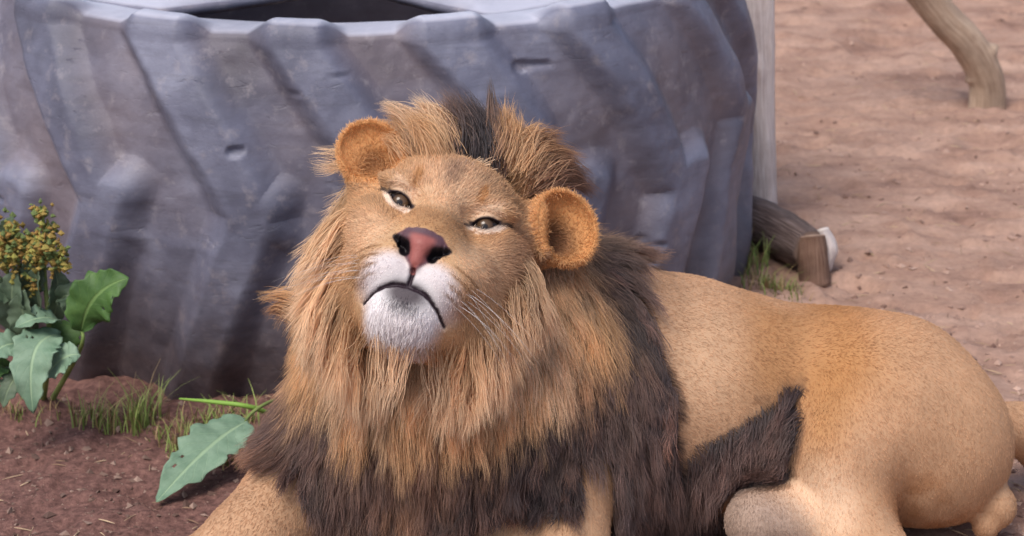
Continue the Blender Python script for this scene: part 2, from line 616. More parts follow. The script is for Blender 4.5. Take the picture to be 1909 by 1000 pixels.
# ------------------------------------------------------------------ the lion: body surface from blended volumes
class Field:
    def __init__(s, lo, hi, h):
        s.lo, s.h = np.array(lo, float), h
        s.n = np.ceil((np.array(hi) - s.lo) / h).astype(int) + 1
        s.v = np.full(s.n, 0.15, np.float32)

    def box(s, lo, hi, pad):
        a = np.clip(np.floor((np.array(lo) - pad - s.lo) / s.h).astype(int), 0, s.n)
        b = np.clip(np.ceil((np.array(hi) + pad - s.lo) / s.h).astype(int) + 1, 0, s.n)
        sl_ = tuple(slice(i, j) for i, j in zip(a, b))
        g = np.meshgrid(*[(np.arange(i, j) * s.h + o).astype(np.float32) for i, j, o in zip(a, b, s.lo)], indexing='ij')
        return sl_, g

    def put(s, sl_, d, k, sub=False):
        a = s.v[sl_]
        if d.size == 0:
            return
        if sub:
            hh = np.maximum(k - np.abs(a + d), 0) / k
            s.v[sl_] = np.maximum(a, -d) + hh * hh * k * 0.25
        else:
            hh = np.maximum(k - np.abs(a - d), 0) / k
            s.v[sl_] = np.minimum(a, d) - hh * hh * k * 0.25

    def ell(s, c, r, k=0.03, axes=None, sub=False):
        c, r = np.array(c, float), np.array(r, float)
        m = r.max()
        ext = r if axes is None else np.full(3, m)
        sl_, g = s.box(c - ext, c + ext, k + 3 * s.h + 0.02)
        q = [g[i] - c[i] for i in range(3)]
        if axes is not None:
            A = np.array(axes, float)
            q = [A[i, 0] * q[0] + A[i, 1] * q[1] + A[i, 2] * q[2] for i in range(3)]
        k0 = np.sqrt(sum((q[i] / r[i]) ** 2 for i in range(3)))
        k1 = np.sqrt(sum((q[i] / r[i] ** 2) ** 2 for i in range(3))) + 1e-6
        s.put(sl_, (k0 * (k0 - 1) / k1).astype(np.float32), k, sub)

    def cone(s, a, b, ra, rb, k=0.03, sub=False):
        a, b = np.array(a, float), np.array(b, float)
        m = max(ra, rb)
        sl_, g = s.box(np.minimum(a, b) - m, np.maximum(a, b) + m, k + 3 * s.h + 0.02)
        ab = b - a
        L2 = ab @ ab
        t = sum((g[i] - a[i]) * ab[i] for i in range(3)) / L2
        t = np.clip(t, 0, 1)
        d = np.sqrt(sum((g[i] - a[i] - ab[i] * t) ** 2 for i in range(3))) - (ra + (rb - ra) * t)
        s.put(sl_, d.astype(np.float32), k, sub)

    def chain(s, pts, k=0.03):
        for (a, ra), (b, rb) in zip(pts[:-1], pts[1:]):
            s.cone(a, b, ra, rb, k)

    def sample(s, p):
        q = (p - s.lo) / s.h
        q = np.clip(q, 0, s.n - 1.001)
        i = np.floor(q).astype(int)
        f = q - i
        r = 0
        for dx in (0, 1):
            for dy in (0, 1):
                for dz in (0, 1):
                    wg = (f[:, 0] if dx else 1 - f[:, 0]) * (f[:, 1] if dy else 1 - f[:, 1]) * (f[:, 2] if dz else 1 - f[:, 2])
                    r = r + wg * s.v[i[:, 0] + dx, i[:, 1] + dy, i[:, 2] + dz]
        return r

    def surface(s):
        """surface nets"""
        v = s.v
        ins = v < 0
        n = s.n
        cnt = np.zeros(n - 1, np.int8)
        for dx in (0, 1):
            for dy in (0, 1):
                for dz in (0, 1):
                    cnt += ins[dx:n[0] - 1 + dx, dy:n[1] - 1 + dy, dz:n[2] - 1 + dz]
        act = (cnt > 0) & (cnt < 8)
        idx = np.full(n - 1, -1, np.int64)
        cells = np.argwhere(act)
        idx[act] = np.arange(len(cells))
        acc = np.zeros((len(cells), 3))
        num = np.zeros(len(cells))
        cs = [(a, b, c) for a in (0, 1) for b in (0, 1) for c in (0, 1)]
        vals = {c: v[cells[:, 0] + c[0], cells[:, 1] + c[1], cells[:, 2] + c[2]] for c in cs}
        for c in cs:
            for ax in range(3):
                if c[ax] == 0:
                    d = list(c)
                    d[ax] = 1
                    va, vb = vals[c], vals[tuple(d)]
                    cross = (va < 0) != (vb < 0)
                    t = np.where(cross, va / np.where(cross, va - vb, 1), 0)
                    pt = np.tile(np.array(c, float), (len(cells), 1))
                    pt[:, ax] += t
                    acc += pt * cross[:, None]
                    num += cross
        verts = (cells + acc / num[:, None]) * s.h + s.lo
        faces = []
        for ax in range(3):
            u, w_ = (ax + 1) % 3, (ax + 2) % 3
            a = [slice(None)] * 3
            b = [slice(None)] * 3
            a[ax], b[ax] = slice(0, -1), slice(1, None)
            cr = np.argwhere(ins[tuple(a)] != ins[tuple(b)])
            ok = (cr[:, u] > 0) & (cr[:, w_] > 0) & (cr[:, u] < n[u] - 1) & (cr[:, w_] < n[w_] - 1)
            cr = cr[ok]
            q = []
            for du, dw in ((-1, -1), (0, -1), (0, 0), (-1, 0)):
                e = cr.copy()
                e[:, u] += du
                e[:, w_] += dw
                q.append(idx[e[:, 0], e[:, 1], e[:, 2]])
            q = np.stack(q, 1)
            flip = ~ins[cr[:, 0], cr[:, 1], cr[:, 2]]
            q[flip] = q[flip][:, ::-1]
            faces.append(q)
        return verts, np.concatenate(faces)


# head frame: x to the lion's left (picture right), y out of the face, z up; unit = distance between the eyes
ES = 0.143
H_PITCH, H_YAW, H_ROLL = math.radians(18), math.radians(4.5), math.radians(16)
H_O = P(826, 392, 3.25)


def h2w(v):
    v = np.atleast_2d(np.asarray(v, float)) * ES
    return H_O + h2w_dir(v)


def h2w_dir(v):
    v = np.atleast_2d(np.asarray(v, float))
    x, y, z = v[:, 0], v[:, 1], v[:, 2]
    t = y * math.cos(H_PITCH) - z * math.sin(H_PITCH)
    u = z * math.cos(H_PITCH) + y * math.sin(H_PITCH)
    r = x * math.cos(H_YAW) - t * math.sin(H_YAW)
    t = t * math.cos(H_YAW) + x * math.sin(H_YAW)
    r2 = r * math.cos(H_ROLL) + u * math.sin(H_ROLL)
    u2 = u * math.cos(H_ROLL) - r * math.sin(H_ROLL)
    return r2[:, None] * AX_R - t[:, None] * AX_F + u2[:, None] * AX_U


_HM = np.array([h2w_dir(e)[0] for e in np.eye(3)])       # rows: images of the local axes (orthonormal)


def w2h(p):
    return ((np.atleast_2d(p) - H_O) @ _HM.T) / ES


HD = Field((-1.75, -2.0, -2.05), (1.85, 1.15, 1.15), 0.0165)
K = 0.22
HD.ell((0, -0.95, 0.08), (0.92, 0.95, 0.76), K)
HD.ell((0, -0.45, 0.32), (0.68, 0.5, 0.42), K)
for s in (-1, 1):
    HD.ell((0.44 * s, -0.2, 0.2), (0.3, 0.24, 0.17), 0.12)
    HD.ell((0.68 * s, -0.42, -0.42), (0.46, 0.55, 0.48), K)
    HD.ell((0.42 * s, 0.12, -0.8), (0.36, 0.48, 0.42), K)
    HD.ell((0.5 * s, -0.35, -1.1), (0.48, 0.55, 0.5), K)
HD.cone((0, -0.22, 0.0), (0, 0.6, -0.58), 0.33, 0.28, 0.2)
HD.ell((0, 0.5, -0.62), (0.42, 0.34, 0.27), 0.16)
HD.ell((0, 0.05, -1.2), (0.58, 0.62, 0.5), K)
for s in (-1, 1):
    HD.ell((0.27 * s, 0.53, -0.97), (0.34, 0.33, 0.31), 0.16)
HD.ell((0, 0.43, -1.37), (0.36, 0.37, 0.34), 0.14)
# eye sockets and lids
EYES = [np.array((-0.49, -0.19, -0.0)), np.array((0.49, -0.19, -0.0))]
EYE_R = 0.175
for s, c in zip((-1, 1), EYES):
    HD.ell((0.49 * s, 0.12, -0.03), (0.24, 0.13, 0.17), 0.16, sub=True)      # shallow orbit
    HD.ell(c, (EYE_R + 0.035,) * 3, 0.03)                                     # lids over the ball
    HD.ell((0.56 * s, -0.1, 0.2), (0.24, 0.16, 0.085), 0.06)                   # upper lid fold / brow edge
# nose leather: a broad wedge, wide on top, narrowing to the philtrum
for s in (-1, 1):
    HD.ell((0.16 * s, 0.74, -0.71), (0.14, 0.14, 0.11), 0.06)
HD.ell((0, 0.78, -0.70), (0.2, 0.13, 0.12), 0.06)
HD.cone((0, 0.83, -0.75), (0, 0.83, -0.97), 0.11, 0.05, 0.06)


def seg_dist(x, z, pts):
    d = np.full(x.shape, 9.0, np.float32)
    for (x0, z0), (x1, z1) in zip(pts[:-1], pts[1:]):
        ax, az = x1 - x0, z1 - z0
        t = np.clip(((x - x0) * ax + (z - z0) * az) / (ax * ax + az * az), 0, 1)
        d = np.minimum(d, np.hypot(x - x0 - ax * t, z - z0 - az * t))
    return d


MOUTH = [[(0, -0.98), (0, -1.19)], [(0, -1.19), (0.12, -1.195), (0.24, -1.24), (0.34, -1.30), (0.44, -1.38)]]


def mouth_d(x, z):
    x = np.abs(x)
    return np.minimum(seg_dist(x, z, MOUTH[0]), seg_dist(x, z, MOUTH[1]))


def eye_uv(x, z, s):
    """almond coordinates around an eye; s = side"""
    ang = math.radians(20) * s
    dx, dz = x - 0.49 * s, z - 0.0
    u = (dx * math.cos(ang) + dz * math.sin(ang)) * s      # towards the outer corner
    v = -dx * math.sin(ang) + dz * math.cos(ang)
    return u, v


def almond(x, z, s, grow=0.0):
    """<0 inside the lid opening"""
    u, v = eye_uv(x, z, s)
    t = np.clip(np.abs(u - 0.0) / (0.132 + grow), 0, 1)
    up = (0.037 + grow) * (1 - t ** 2.2)
    dn = (0.055 + grow) * (1 - t ** 1.8)
    return np.maximum(np.where(v > 0, v - up, -v - dn), (np.abs(u) - 0.132 - grow) * 0.6)


sl_, g = HD.box((-0.95, -0.35, -1.75), (0.95, 1.1, 0.45), 0)
x, y, z = g
d = HD.v[sl_]
front = smooth(0.15, 0.4, y)
d = d + front * 0.035 * np.exp(-(mouth_d(x, z) / 0.028) ** 2)
for s in (-1, 1):
    a = almond(x, z, s)
    d = d + 0.16 * (1 - smooth(-0.012, 0.016, a)) * (y > -0.3)
    # nostrils: a comma that opens forward and curls to the side
    nd = seg_dist(x, z, [(0.15 * s, -0.82), (0.17 * s, -0.775), (0.22 * s, -0.765), (0.28 * s, -0.725)])
    d = d + np.where(np.abs(x) < 0.24, 0.075, 0.04) * np.exp(-(nd / np.where(np.abs(x) < 0.24, 0.05, 0.028)) ** 2) * smooth(0.45, 0.6, y)
# fold between nose and pads
HD.v[sl_] = d


def rotax(yaw, pitch, roll):
    cy, sy, cp, sp, cr, sr = math.cos(yaw), math.sin(yaw), math.cos(pitch), math.sin(pitch), math.cos(roll), math.sin(roll)
    Rz = np.array([[cy, sy, 0], [-sy, cy, 0], [0, 0, 1]])
    Rx = np.array([[1, 0, 0], [0, cp, sp], [0, -sp, cp]])
    Ry = np.array([[cr, 0, -sr], [0, 1, 0], [sr, 0, cr]])
    return Ry @ Rx @ Rz


# ears: cupped discs
EARS = []
for s, c, r, yaw, pit, rol in ((-1, (-1.06, -0.70, 0.66), (0.43, 0.24, 0.37), math.radians(-8), math.radians(-4), math.radians(20)),
                               (1, (1.28, -0.74, 0.44), (0.37, 0.28, 0.45), math.radians(14), math.radians(-2), math.radians(-38))):
    A = rotax(-yaw, pit, rol)
    c = np.array(c)
    fwd = A[1]
    EARS.append((c, A, np.array(r)))
    HD.ell(c, r, 0.1, A)
    HD.cone(c - fwd * 0.14, (0.75 * s, -0.95, 0.2), 0.27, 0.45, 0.2)
    HD.ell(c + fwd * 0.12, np.array(r) * (0.9, 1.05, 0.9), 0.03, A, sub=True)
    # deeper canal towards the head
    HD.ell(c + fwd * 0.0 - A[2] * 0.1 - np.array((0.1 * s, 0, 0)), np.array(r) * (0.5, 1.1, 0.5), 0.1, A, sub=True)
    # front fold of the ear where it joins the cheek
    if s > 0:
        HD.cone(c + fwd * 0.1 + np.array((-0.34 * s, 0.02, 0.12)), c + fwd * 0.12 + np.array((-0.16 * s, 0.03, -0.38)), 0.075, 0.06, 0.06)

hv, hf = HD.surface()
hf = hf[:, ::-1]                       # the head frame is left-handed
hw = h2w(hv)

# ---- trunk, limbs, mane mass (world metres)
BD = Field((-0.75, 2.55, -0.03), (1.15, 4.05, 0.95), 0.0075)
kb = 0.07


def B(px, py, Y):
    return P(px, py, Y)


neck0 = h2w((0, -1.1, -0.3))[0]
BD.chain([(neck0, 0.13), ((-0.02, 3.5, 0.42), 0.16)], kb)
# rib cage and loin
BD.chain([((-0.02, 3.46, 0.30), 0.215), ((0.12, 3.56, 0.262), 0.205), ((0.30, 3.60, 0.235), 0.195), ((0.47, 3.62, 0.205), 0.165), ((0.62, 3.63, 0.185), 0.165)], 0.08)
# pelvis and near haunch
BD.ell((0.63, 3.62, 0.20), (0.17, 0.16, 0.165), 0.08)
BD.ell(B(1665, 775, 3.53), (0.155, 0.12, 0.18), 0.07)
BD.ell(B(1740, 830, 3.50), (0.135, 0.11, 0.145), 0.06)
# thigh to knee, shank lying forward-down, hind foot
BD.chain([(B(1630, 770, 3.49), 0.12), (B(1562, 840, 3.43), 0.088), (B(1590, 985, 3.36), 0.062), (B(1660, 1065, 3.30), 0.05)], 0.05)
BD.chain([(B(1660, 1060, 3.30), 0.046), (B(1520, 1120, 3.22), 0.044), (B(1440, 1140, 3.19), 0.05)], 0.03)
# far hind foot peeping out under the belly
BD.chain([(B(1600, 975, 3.46), 0.06), (B(1480, 962, 3.385), 0.064), (B(1412, 972, 3.36), 0.056)], 0.02)
# rump curve and tail root
BD.ell(B(1770, 840, 3.58), (0.10, 0.11, 0.13), 0.06)
# belly with hanging hair mass
BD.ell(B(1370, 830, 3.56), (0.15, 0.11, 0.14), 0.06)
# chest and mane mass
BD.ell(B(840, 880, 3.40), (0.235, 0.16, 0.26), 0.06)
BD.ell(B(830, 600, 3.47), (0.215, 0.13, 0.235), 0.06)
BD.ell(B(705, 790, 3.42), (0.13, 0.13, 0.18), 0.06)
BD.ell(B(1030, 640, 3.46), (0.10, 0.12, 0.17), 0.05)
BD.ell(B(1150, 690, 3.53), (0.105, 0.13, 0.2), 0.06)
BD.ell(B(840, 740, 3.30), (0.14, 0.09, 0.12), 0.06)
# shoulders and forelegs
ARM_R = [(B(545, 935, 3.36), 0.078), (B(470, 1005, 3.27), 0.064), (G(350, 1092, 0.062), 0.056), (G(268, 1148, 0.052), 0.05), (G(240, 1172, 0.045), 0.045)]
ARM_L = [(B(1065, 1030, 3.26), 0.056), (G(975, 1014, 0.088), 0.056), (G(860, 1104, 0.060), 0.05), (G(800, 1150, 0.052), 0.048), (G(780, 1172, 0.045), 0.045)]
BD.chain([(B(620, 850, 3.44), 0.105)] + ARM_R, 0.05)
BD.chain([(B(1060, 800, 3.42), 0.10), (B(1070, 900, 3.34), 0.066), (B(1062, 1010, 3.26), 0.058)], 0.05)
BD.chain(ARM_L, 0.04)


def paw(c, dx, dy):
    f = np.array([dx, dy, 0.0])
    f /= np.linalg.norm(f)
    sd_ = np.array([-f[1], f[0], 0])
    c = np.array(c)
    BD.ell((c[0], c[1], 0.043), (0.062, 0.062, 0.04), 0.03)
    for q, e in ((-1.5, 0.035), (-0.5, 0.055), (0.5, 0.055), (1.5, 0.035)):
        t = c + f * e + sd_ * q * 0.031
        BD.ell((t[0], t[1], 0.03), (0.024, 0.024, 0.028), 0.012)


paw(G(228, 1182, 0.04), -0.75, -0.65)
paw(G(768, 1184, 0.04), -0.5, -0.86)
paw(B(1420, 1150, 3.17), -1, -0.25)
# tail: root at the rump, swinging along the ground
BD.chain([(B(1865, 800, 3.64), 0.05), (B(1905, 800, 3.66), 0.042), (B(1950, 850, 3.66), 0.036), (B(2010, 930, 3.62), 0.032), (B(2080, 990, 3.5), 0.028), (B(2090, 1060, 3.34), 0.027)], 0.03)
BD.ell(B(1862, 945, 3.47), (0.03, 0.034, 0.038), 0.015)
BD.ell(B(1838, 975, 3.47), (0.024, 0.03, 0.03), 0.012)
# flat where it lies on the ground
zz = (np.arange(BD.n[2]) * BD.h + BD.lo[2])[None, None, :]
BD.v = np.maximum(BD.v, (0.004 - zz).astype(np.float32))
bv, bf = BD.surface()


def lion_sdf(p):
    ph = w2h(p)
    inh = np.all((ph > HD.lo + 0.05) & (ph < HD.lo + (HD.n - 1) * HD.h - 0.05), 1)
    d = BD.sample(p)
    dh = np.full(len(p), 9.0)
    dh[inh] = HD.sample(ph[inh]) * ES
    return np.minimum(d, dh)


def lion_grad(p, e=0.006):
    g = np.zeros_like(p)
    for i in range(3):
        o = np.zeros(3)
        o[i] = e
        g[:, i] = lion_sdf(p + o) - lion_sdf(p - o)
    return g / (np.linalg.norm(g, axis=1)[:, None] + 1e-9)


def hit(px, py):
    """first point of the lion along the line through that pixel"""
    d = np.array([ray(a, b) for a, b in zip(px, py)])
    d /= np.linalg.norm(d, axis=1)[:, None]
    t = np.full(len(d), 2.4)
    for _ in range(90):
        s_ = lion_sdf(EYE + d * t[:, None])
        t = np.minimum(t + np.maximum(np.minimum(s_, 0.06) * 0.8, 0.0002), 4.6)
    return EYE + d * t[:, None]
# ------------------------------------------------------------------ colours of the animal (head frame for the face)
TAN = srgb(206, 164, 122)
TAN_L = srgb(226, 190, 156)
TAN_D = srgb(176, 130, 88)
WHITE = srgb(246, 240, 240)
GOLD = srgb(204, 146, 84)
BROWN = srgb(112, 80, 64)
DARK = srgb(74, 53, 50)
BLACKISH = srgb(46, 33, 36)
GREY_T = srgb(168, 138, 118)


def lerp(a, b, t):
    t = np.asarray(t)[..., None]
    return a * (1 - t) + b * t


def face_masks(p):
    x, y, z = p[:, 0], p[:, 1], p[:, 2]
    ax = np.abs(x)
    m = {}
    wn = np.interp(-z, [0.55, 0.59, 0.65, 0.72, 0.8, 0.88, 0.96, 1.02], [0, 0.2, 0.25, 0.27, 0.24, 0.15, 0.07, 0.03])
    wn = wn + 0.05 * np.exp(-((z + 0.71) / 0.05) ** 2)
    m['nose'] = smooth(0.02, -0.025, ax - wn) * (y > 0.5) * (z < -0.56) * (z > -1.05)
    nd = np.minimum(seg_dist(x, z, [(0.155, -0.84), (0.175, -0.775), (0.22, -0.76), (0.31, -0.70)]), seg_dist(x, z, [(-0.155, -0.84), (-0.175, -0.775), (-0.22, -0.76), (-0.31, -0.70)]))
    m['nostril'] = smooth(0.02, -0.01, nd - np.interp(ax, [0.0, 0.2, 0.26, 0.34], [0.055, 0.058, 0.042, 0.012])) * (y > 0.45)
    m['rim'] = np.maximum(smooth(0.05, 0.02, np.abs(ax - wn)) * (z < -0.8) * (z > -1.03), smooth(0.05, 0.0, np.abs(z + 0.60)) * (ax < 0.26)) * (y > 0.6)
    m['lip'] = smooth(0.040, 0.016, mouth_d(x, z) * (1 + 0.45 * smooth(0.15, 0.45, ax)) + 0.016 * fbm(p * 16, 3)) * (y > 0.12)
    e = np.minimum(almond(x, z, 1), almond(x, z, -1))
    ok = (y > -0.4) & (ax < 0.9)
    m['eye'] = smooth(0.05, 0.02, e) * ok
    # dark line running on from the outer corner, and at the inner corner
    u, v = eye_uv(ax, z, 1)
    m['tear'] = np.maximum(smooth(0.03, 0.012, np.abs(v - 0.01 + 0.1 * np.maximum(u - 0.1, 0))) * (u > 0.1) * (u < 0.30), smooth(0.03, 0.01, np.abs(v + 0.02)) * (u < -0.1) * (u > -0.24)) * ok
    m['under'] = smooth(0.05, 0.02, np.abs(v + 0.098 - 1.6 * u * u)) * smooth(0.26, 0.14, np.abs(u)) * ok
    m['over'] = smooth(0.1, 0.04, np.abs(v - 0.115)) * smooth(0.22, 0.1, np.abs(u - 0.02)) * ok
    m['spot'] = smooth(0.085, 0.03, np.hypot((ax - 0.36) / 0.9, (z - 0.27) / 1.9)) * ok
    m['bridge'] = smooth(0.42, 0.2, ax) * smooth(-0.62, -0.5, z) * smooth(-0.12, -0.3, z) * (y > -0.1)
    m['pad'] = smooth(0.62, 0.30, np.hypot((ax - 0.2) / 0.72, (z + 1.16) / 0.60)) * (y > 0.25)
    m['chin'] = smooth(0.50, 0.34, np.hypot(x / 0.98, (z + 1.42) / 0.84)) * (y > -0.05)
    m['chindark'] = smooth(0.33, 0.10, np.hypot(x / 1.05, (z + 1.27) / 0.72)) * (y > 0.3)
    return m


def face_color(p, n=0.0):
    x, y, z = p[:, 0], p[:, 1], p[:, 2]
    m = face_masks(p)
    w1 = fbm(p * 2.6, 3)
    c = np.tile(TAN, (len(p), 1))
    c = lerp(c, TAN_L, smooth(0.75, 0.1, np.hypot(x, (z - 0.3) / 0.9)) * 0.75)                 # pale forehead
    c = lerp(c, TAN_L * 1.05, smooth(0.5, 0.15, np.hypot((np.abs(x) - 0.68) / 0.9, (z + 0.62) / 1.0)) * 0.6)
    c = lerp(c, srgb(176, 134, 100), smooth(0.35, 0.95, x) * smooth(-0.2, 0.3, w1 + 0.12) * 0.75)  # left cheek painted browner as the shadow side of the face
    c = lerp(c, srgb(150, 112, 88), smooth(0.42, 0.1, np.hypot((x - 0.98) / 1.0, (z + 0.35) / 1.2)) * 0.6)  # more of the painted cheek shade, further out
    c = lerp(c, TAN_D * 0.95, m['bridge'] * 0.75)
    c = lerp(c, srgb(150, 115, 95), smooth(0.16, 0.02, np.hypot(x + 0.02, (z - 0.42) / 2.0)) * 0.6)   # frown line
    c = c * (1 + 0.24 * w1 + 0.10 * fbm(p * 9, 2))[:, None]
    c = lerp(c, srgb(230, 220, 220), m['pad'])
    # whisker rows: short dark dashes along the pad
    row = np.abs(np.mod((z + 1.0 + 0.25 * np.abs(x)) / 0.105, 1) - 0.5)
    c = lerp(c, TAN_D * 0.7, smooth(0.22, 0.08, row) * smooth(0.34, 0.45, np.abs(x)) * smooth(0.78, 0.62, np.abs(x)) * smooth(-0.78, -0.86, z) * smooth(-1.24, -1.14, z) * (y > 0.2) * 0.8)
    c = lerp(c, WHITE, m['chin'])
    c = lerp(c, srgb(58, 45, 52), m['chindark'] * 0.92)
    c = lerp(c, GOLD * 0.85, m['spot'] * 0.8)
    c = lerp(c, srgb(248, 228, 210), np.maximum(m['under'] * 0.85, m['over'] * 0.3))
    c = lerp(c, BLACKISH * 0.7, np.maximum(m['eye'], m['tear'] * 0.85))
    c = lerp(c, srgb(44, 32, 40), m['lip'])
    c = lerp(c, srgb(150, 88, 82), m['nose'])
    core = smooth(0.17, 0.08, np.abs(x) - 0.25 * np.maximum(-0.72 - z, -0.04) * -1) * smooth(-0.60, -0.68, z)
    c = lerp(c, srgb(76, 56, 64), m['nose'] * (1 - core) * 0.9)
    c = lerp(c, srgb(88, 66, 76), np.maximum(m['rim'] * m['nose'], 0) * 0.6)
    c = lerp(c, srgb(20, 14, 18), m['nostril'])
    bare = np.clip(m['nose'] + m['nostril'] + m['lip'] + m['eye'], 0, 1)
    return c, bare


def ear_coord(p):
    """per ear: 1 on the ear, and how deep inside the cup"""
    best = np.zeros(len(p))
    hole = np.zeros(len(p))
    for c, A, r in EARS:
        q = (p - c) @ A.T
        rr = np.sqrt((q[:, 0] / r[0]) ** 2 + (q[:, 2] / r[2]) ** 2)
        inside = (rr < 1.12) & (q[:, 1] > -r[1] * 1.2)
        best = np.maximum(best, inside * 1.0)
        hole = np.maximum(hole, inside * (0.55 if c[0] < 0 else 1.0) * smooth(0.85, 0.2, np.hypot(q[:, 0] / r[0] + 0.15 * np.sign(c[0]), q[:, 2] / r[2] + 0.2)))
    return best, hole


def mane_weight(p):
    """head frame: 0 face, 1 where the mane grows"""
    x, y, z = p[:, 0], p[:, 1], p[:, 2]
    zz_ = np.where(z > -0.4, (z + 0.4) / 1.22, (z + 0.4) / 1.42)
    q = np.hypot(x / 1.04, zz_)
    q = q + 0.06 * fbm(p * 3.1, 2)
    temple = smooth(-0.35, -0.1, z)
    side = smooth(0.90, 1.06, q) * (1 - temple)
    back = smooth(-0.62, -0.85, y) * (1 - temple) + smooth(-0.78, -0.95, y) * temple * smooth(0.0, 0.1, 1.0 - np.abs(x)) + smooth(-0.95, -1.15, y) * temple
    m = np.clip(np.maximum(side, back), 0, 1)
    e, _ = ear_coord(p)
    near = np.zeros(len(p))
    for c, A, r in EARS:
        qq = (p - c) @ A.T
        near = np.maximum(near, smooth(1.5, 1.2, np.hypot(qq[:, 0] / r[0], qq[:, 2] / r[2])) * (qq[:, 1] > -0.25))
    return m * (1 - e) * (1 - near)


# ------------------------------------------------------------------ hair machinery
def tri_sample(v, f, wv, n):
    t = np.concatenate([f[:, [0, 1, 2]], f[:, [0, 2, 3]]])
    a, b, c = v[t[:, 0]], v[t[:, 1]], v[t[:, 2]]
    cr = np.cross(b - a, c - a)
    ar = np.linalg.norm(cr, axis=1) * wv[t].mean(1)
    cs = np.cumsum(ar)
    k = np.searchsorted(cs, rng.random(n) * cs[-1])
    k = np.minimum(k, len(t) - 1)
    r1, r2 = np.sqrt(rng.random(n)), rng.random(n)
    return (1 - r1)[:, None] * a[k] + (r1 * (1 - r2))[:, None] * b[k] + (r1 * r2)[:, None] * c[k]


def unit(v):
    return v / (np.linalg.norm(v, axis=-1, keepdims=True) + 1e-9)


def hair_object(name, pts, rad, cols, mat, parent):
    n, m = pts.shape[:2]
    hc = bpy.data.hair_curves.new(name)
    hc.add_curves([m] * n)
    hc.position_data.foreach_set('vector', pts.astype(np.float32).ravel())
    a = hc.attributes.get('radius') or hc.attributes.new('radius', 'FLOAT', 'POINT')
    a.data.foreach_set('value', rad.astype(np.float32).ravel())
    a = hc.attributes.new('col', 'FLOAT_COLOR', 'POINT')
    c4 = np.ones((n, m, 4), np.float32)
    cols = cols / np.maximum(1.0, cols.max(-1, keepdims=True) / 0.92)      # keep the hue of bright hairs
    c4[..., :3] = np.clip(cols, 0.002, 1)
    a.data.foreach_set('color', c4.ravel())
    hc.materials.append(mat)
    o = bpy.data.objects.new(name, hc)
    COL.objects.link(o)
    adopt(o, parent)
    return o


def nearest(src, dst):
    from mathutils.kdtree import KDTree
    kd = KDTree(len(src))
    for i, p in enumerate(src):
        kd.insert(p, i)
    kd.balance()
    return np.array([kd.find(p)[1] for p in dst])


def hair_mat(name, spec=0.3, var=0.22):
    m = NT(name)
    t = m.t
    t.nodes.remove(m.b)
    col = m.attr('col')
    inf = m.n('HairInfo')
    vr = m.n('HueSaturation')
    mr = m.n('MapRange')
    mr.inputs['To Min'].default_value = 1 - var
    mr.inputs['To Max'].default_value = 1 + var
    m.l(inf.outputs['Random'], mr.inputs['Value'])
    m.l(mr.outputs[0], vr.inputs['Value'])
    m.l(col, vr.inputs['Color'])
    df = m.n('BsdfDiffuse')
    tr = m.n('BsdfTranslucent')
    gl = m.n('BsdfHair')
    gl.component = 'Reflection'
    gl.inputs['Offset'].default_value = math.radians(-4)
    gl.inputs['RoughnessU'].default_value = 0.28
    gl.inputs['RoughnessV'].default_value = 0.8
    m.l(vr.outputs[0], df.inputs['Color'])
    m.l(vr.outputs[0], tr.inputs['Color'])
    m.l(m.mix(0.5, vr.outputs[0], (0.9, 0.9, 0.9)), gl.inputs['Color'])
    a = m.n('MixShader')
    a.inputs[0].default_value = 0.28
    m.l(df.outputs[0], a.inputs[1])
    m.l(tr.outputs[0], a.inputs[2])
    b = m.n('MixShader')
    b.inputs[0].default_value = spec
    m.l(a.outputs[0], b.inputs[1])
    m.l(gl.outputs[0], b.inputs[2])
    m.l(b.outputs[0], t.nodes['Material Output'].inputs['Surface'])
    return m.m


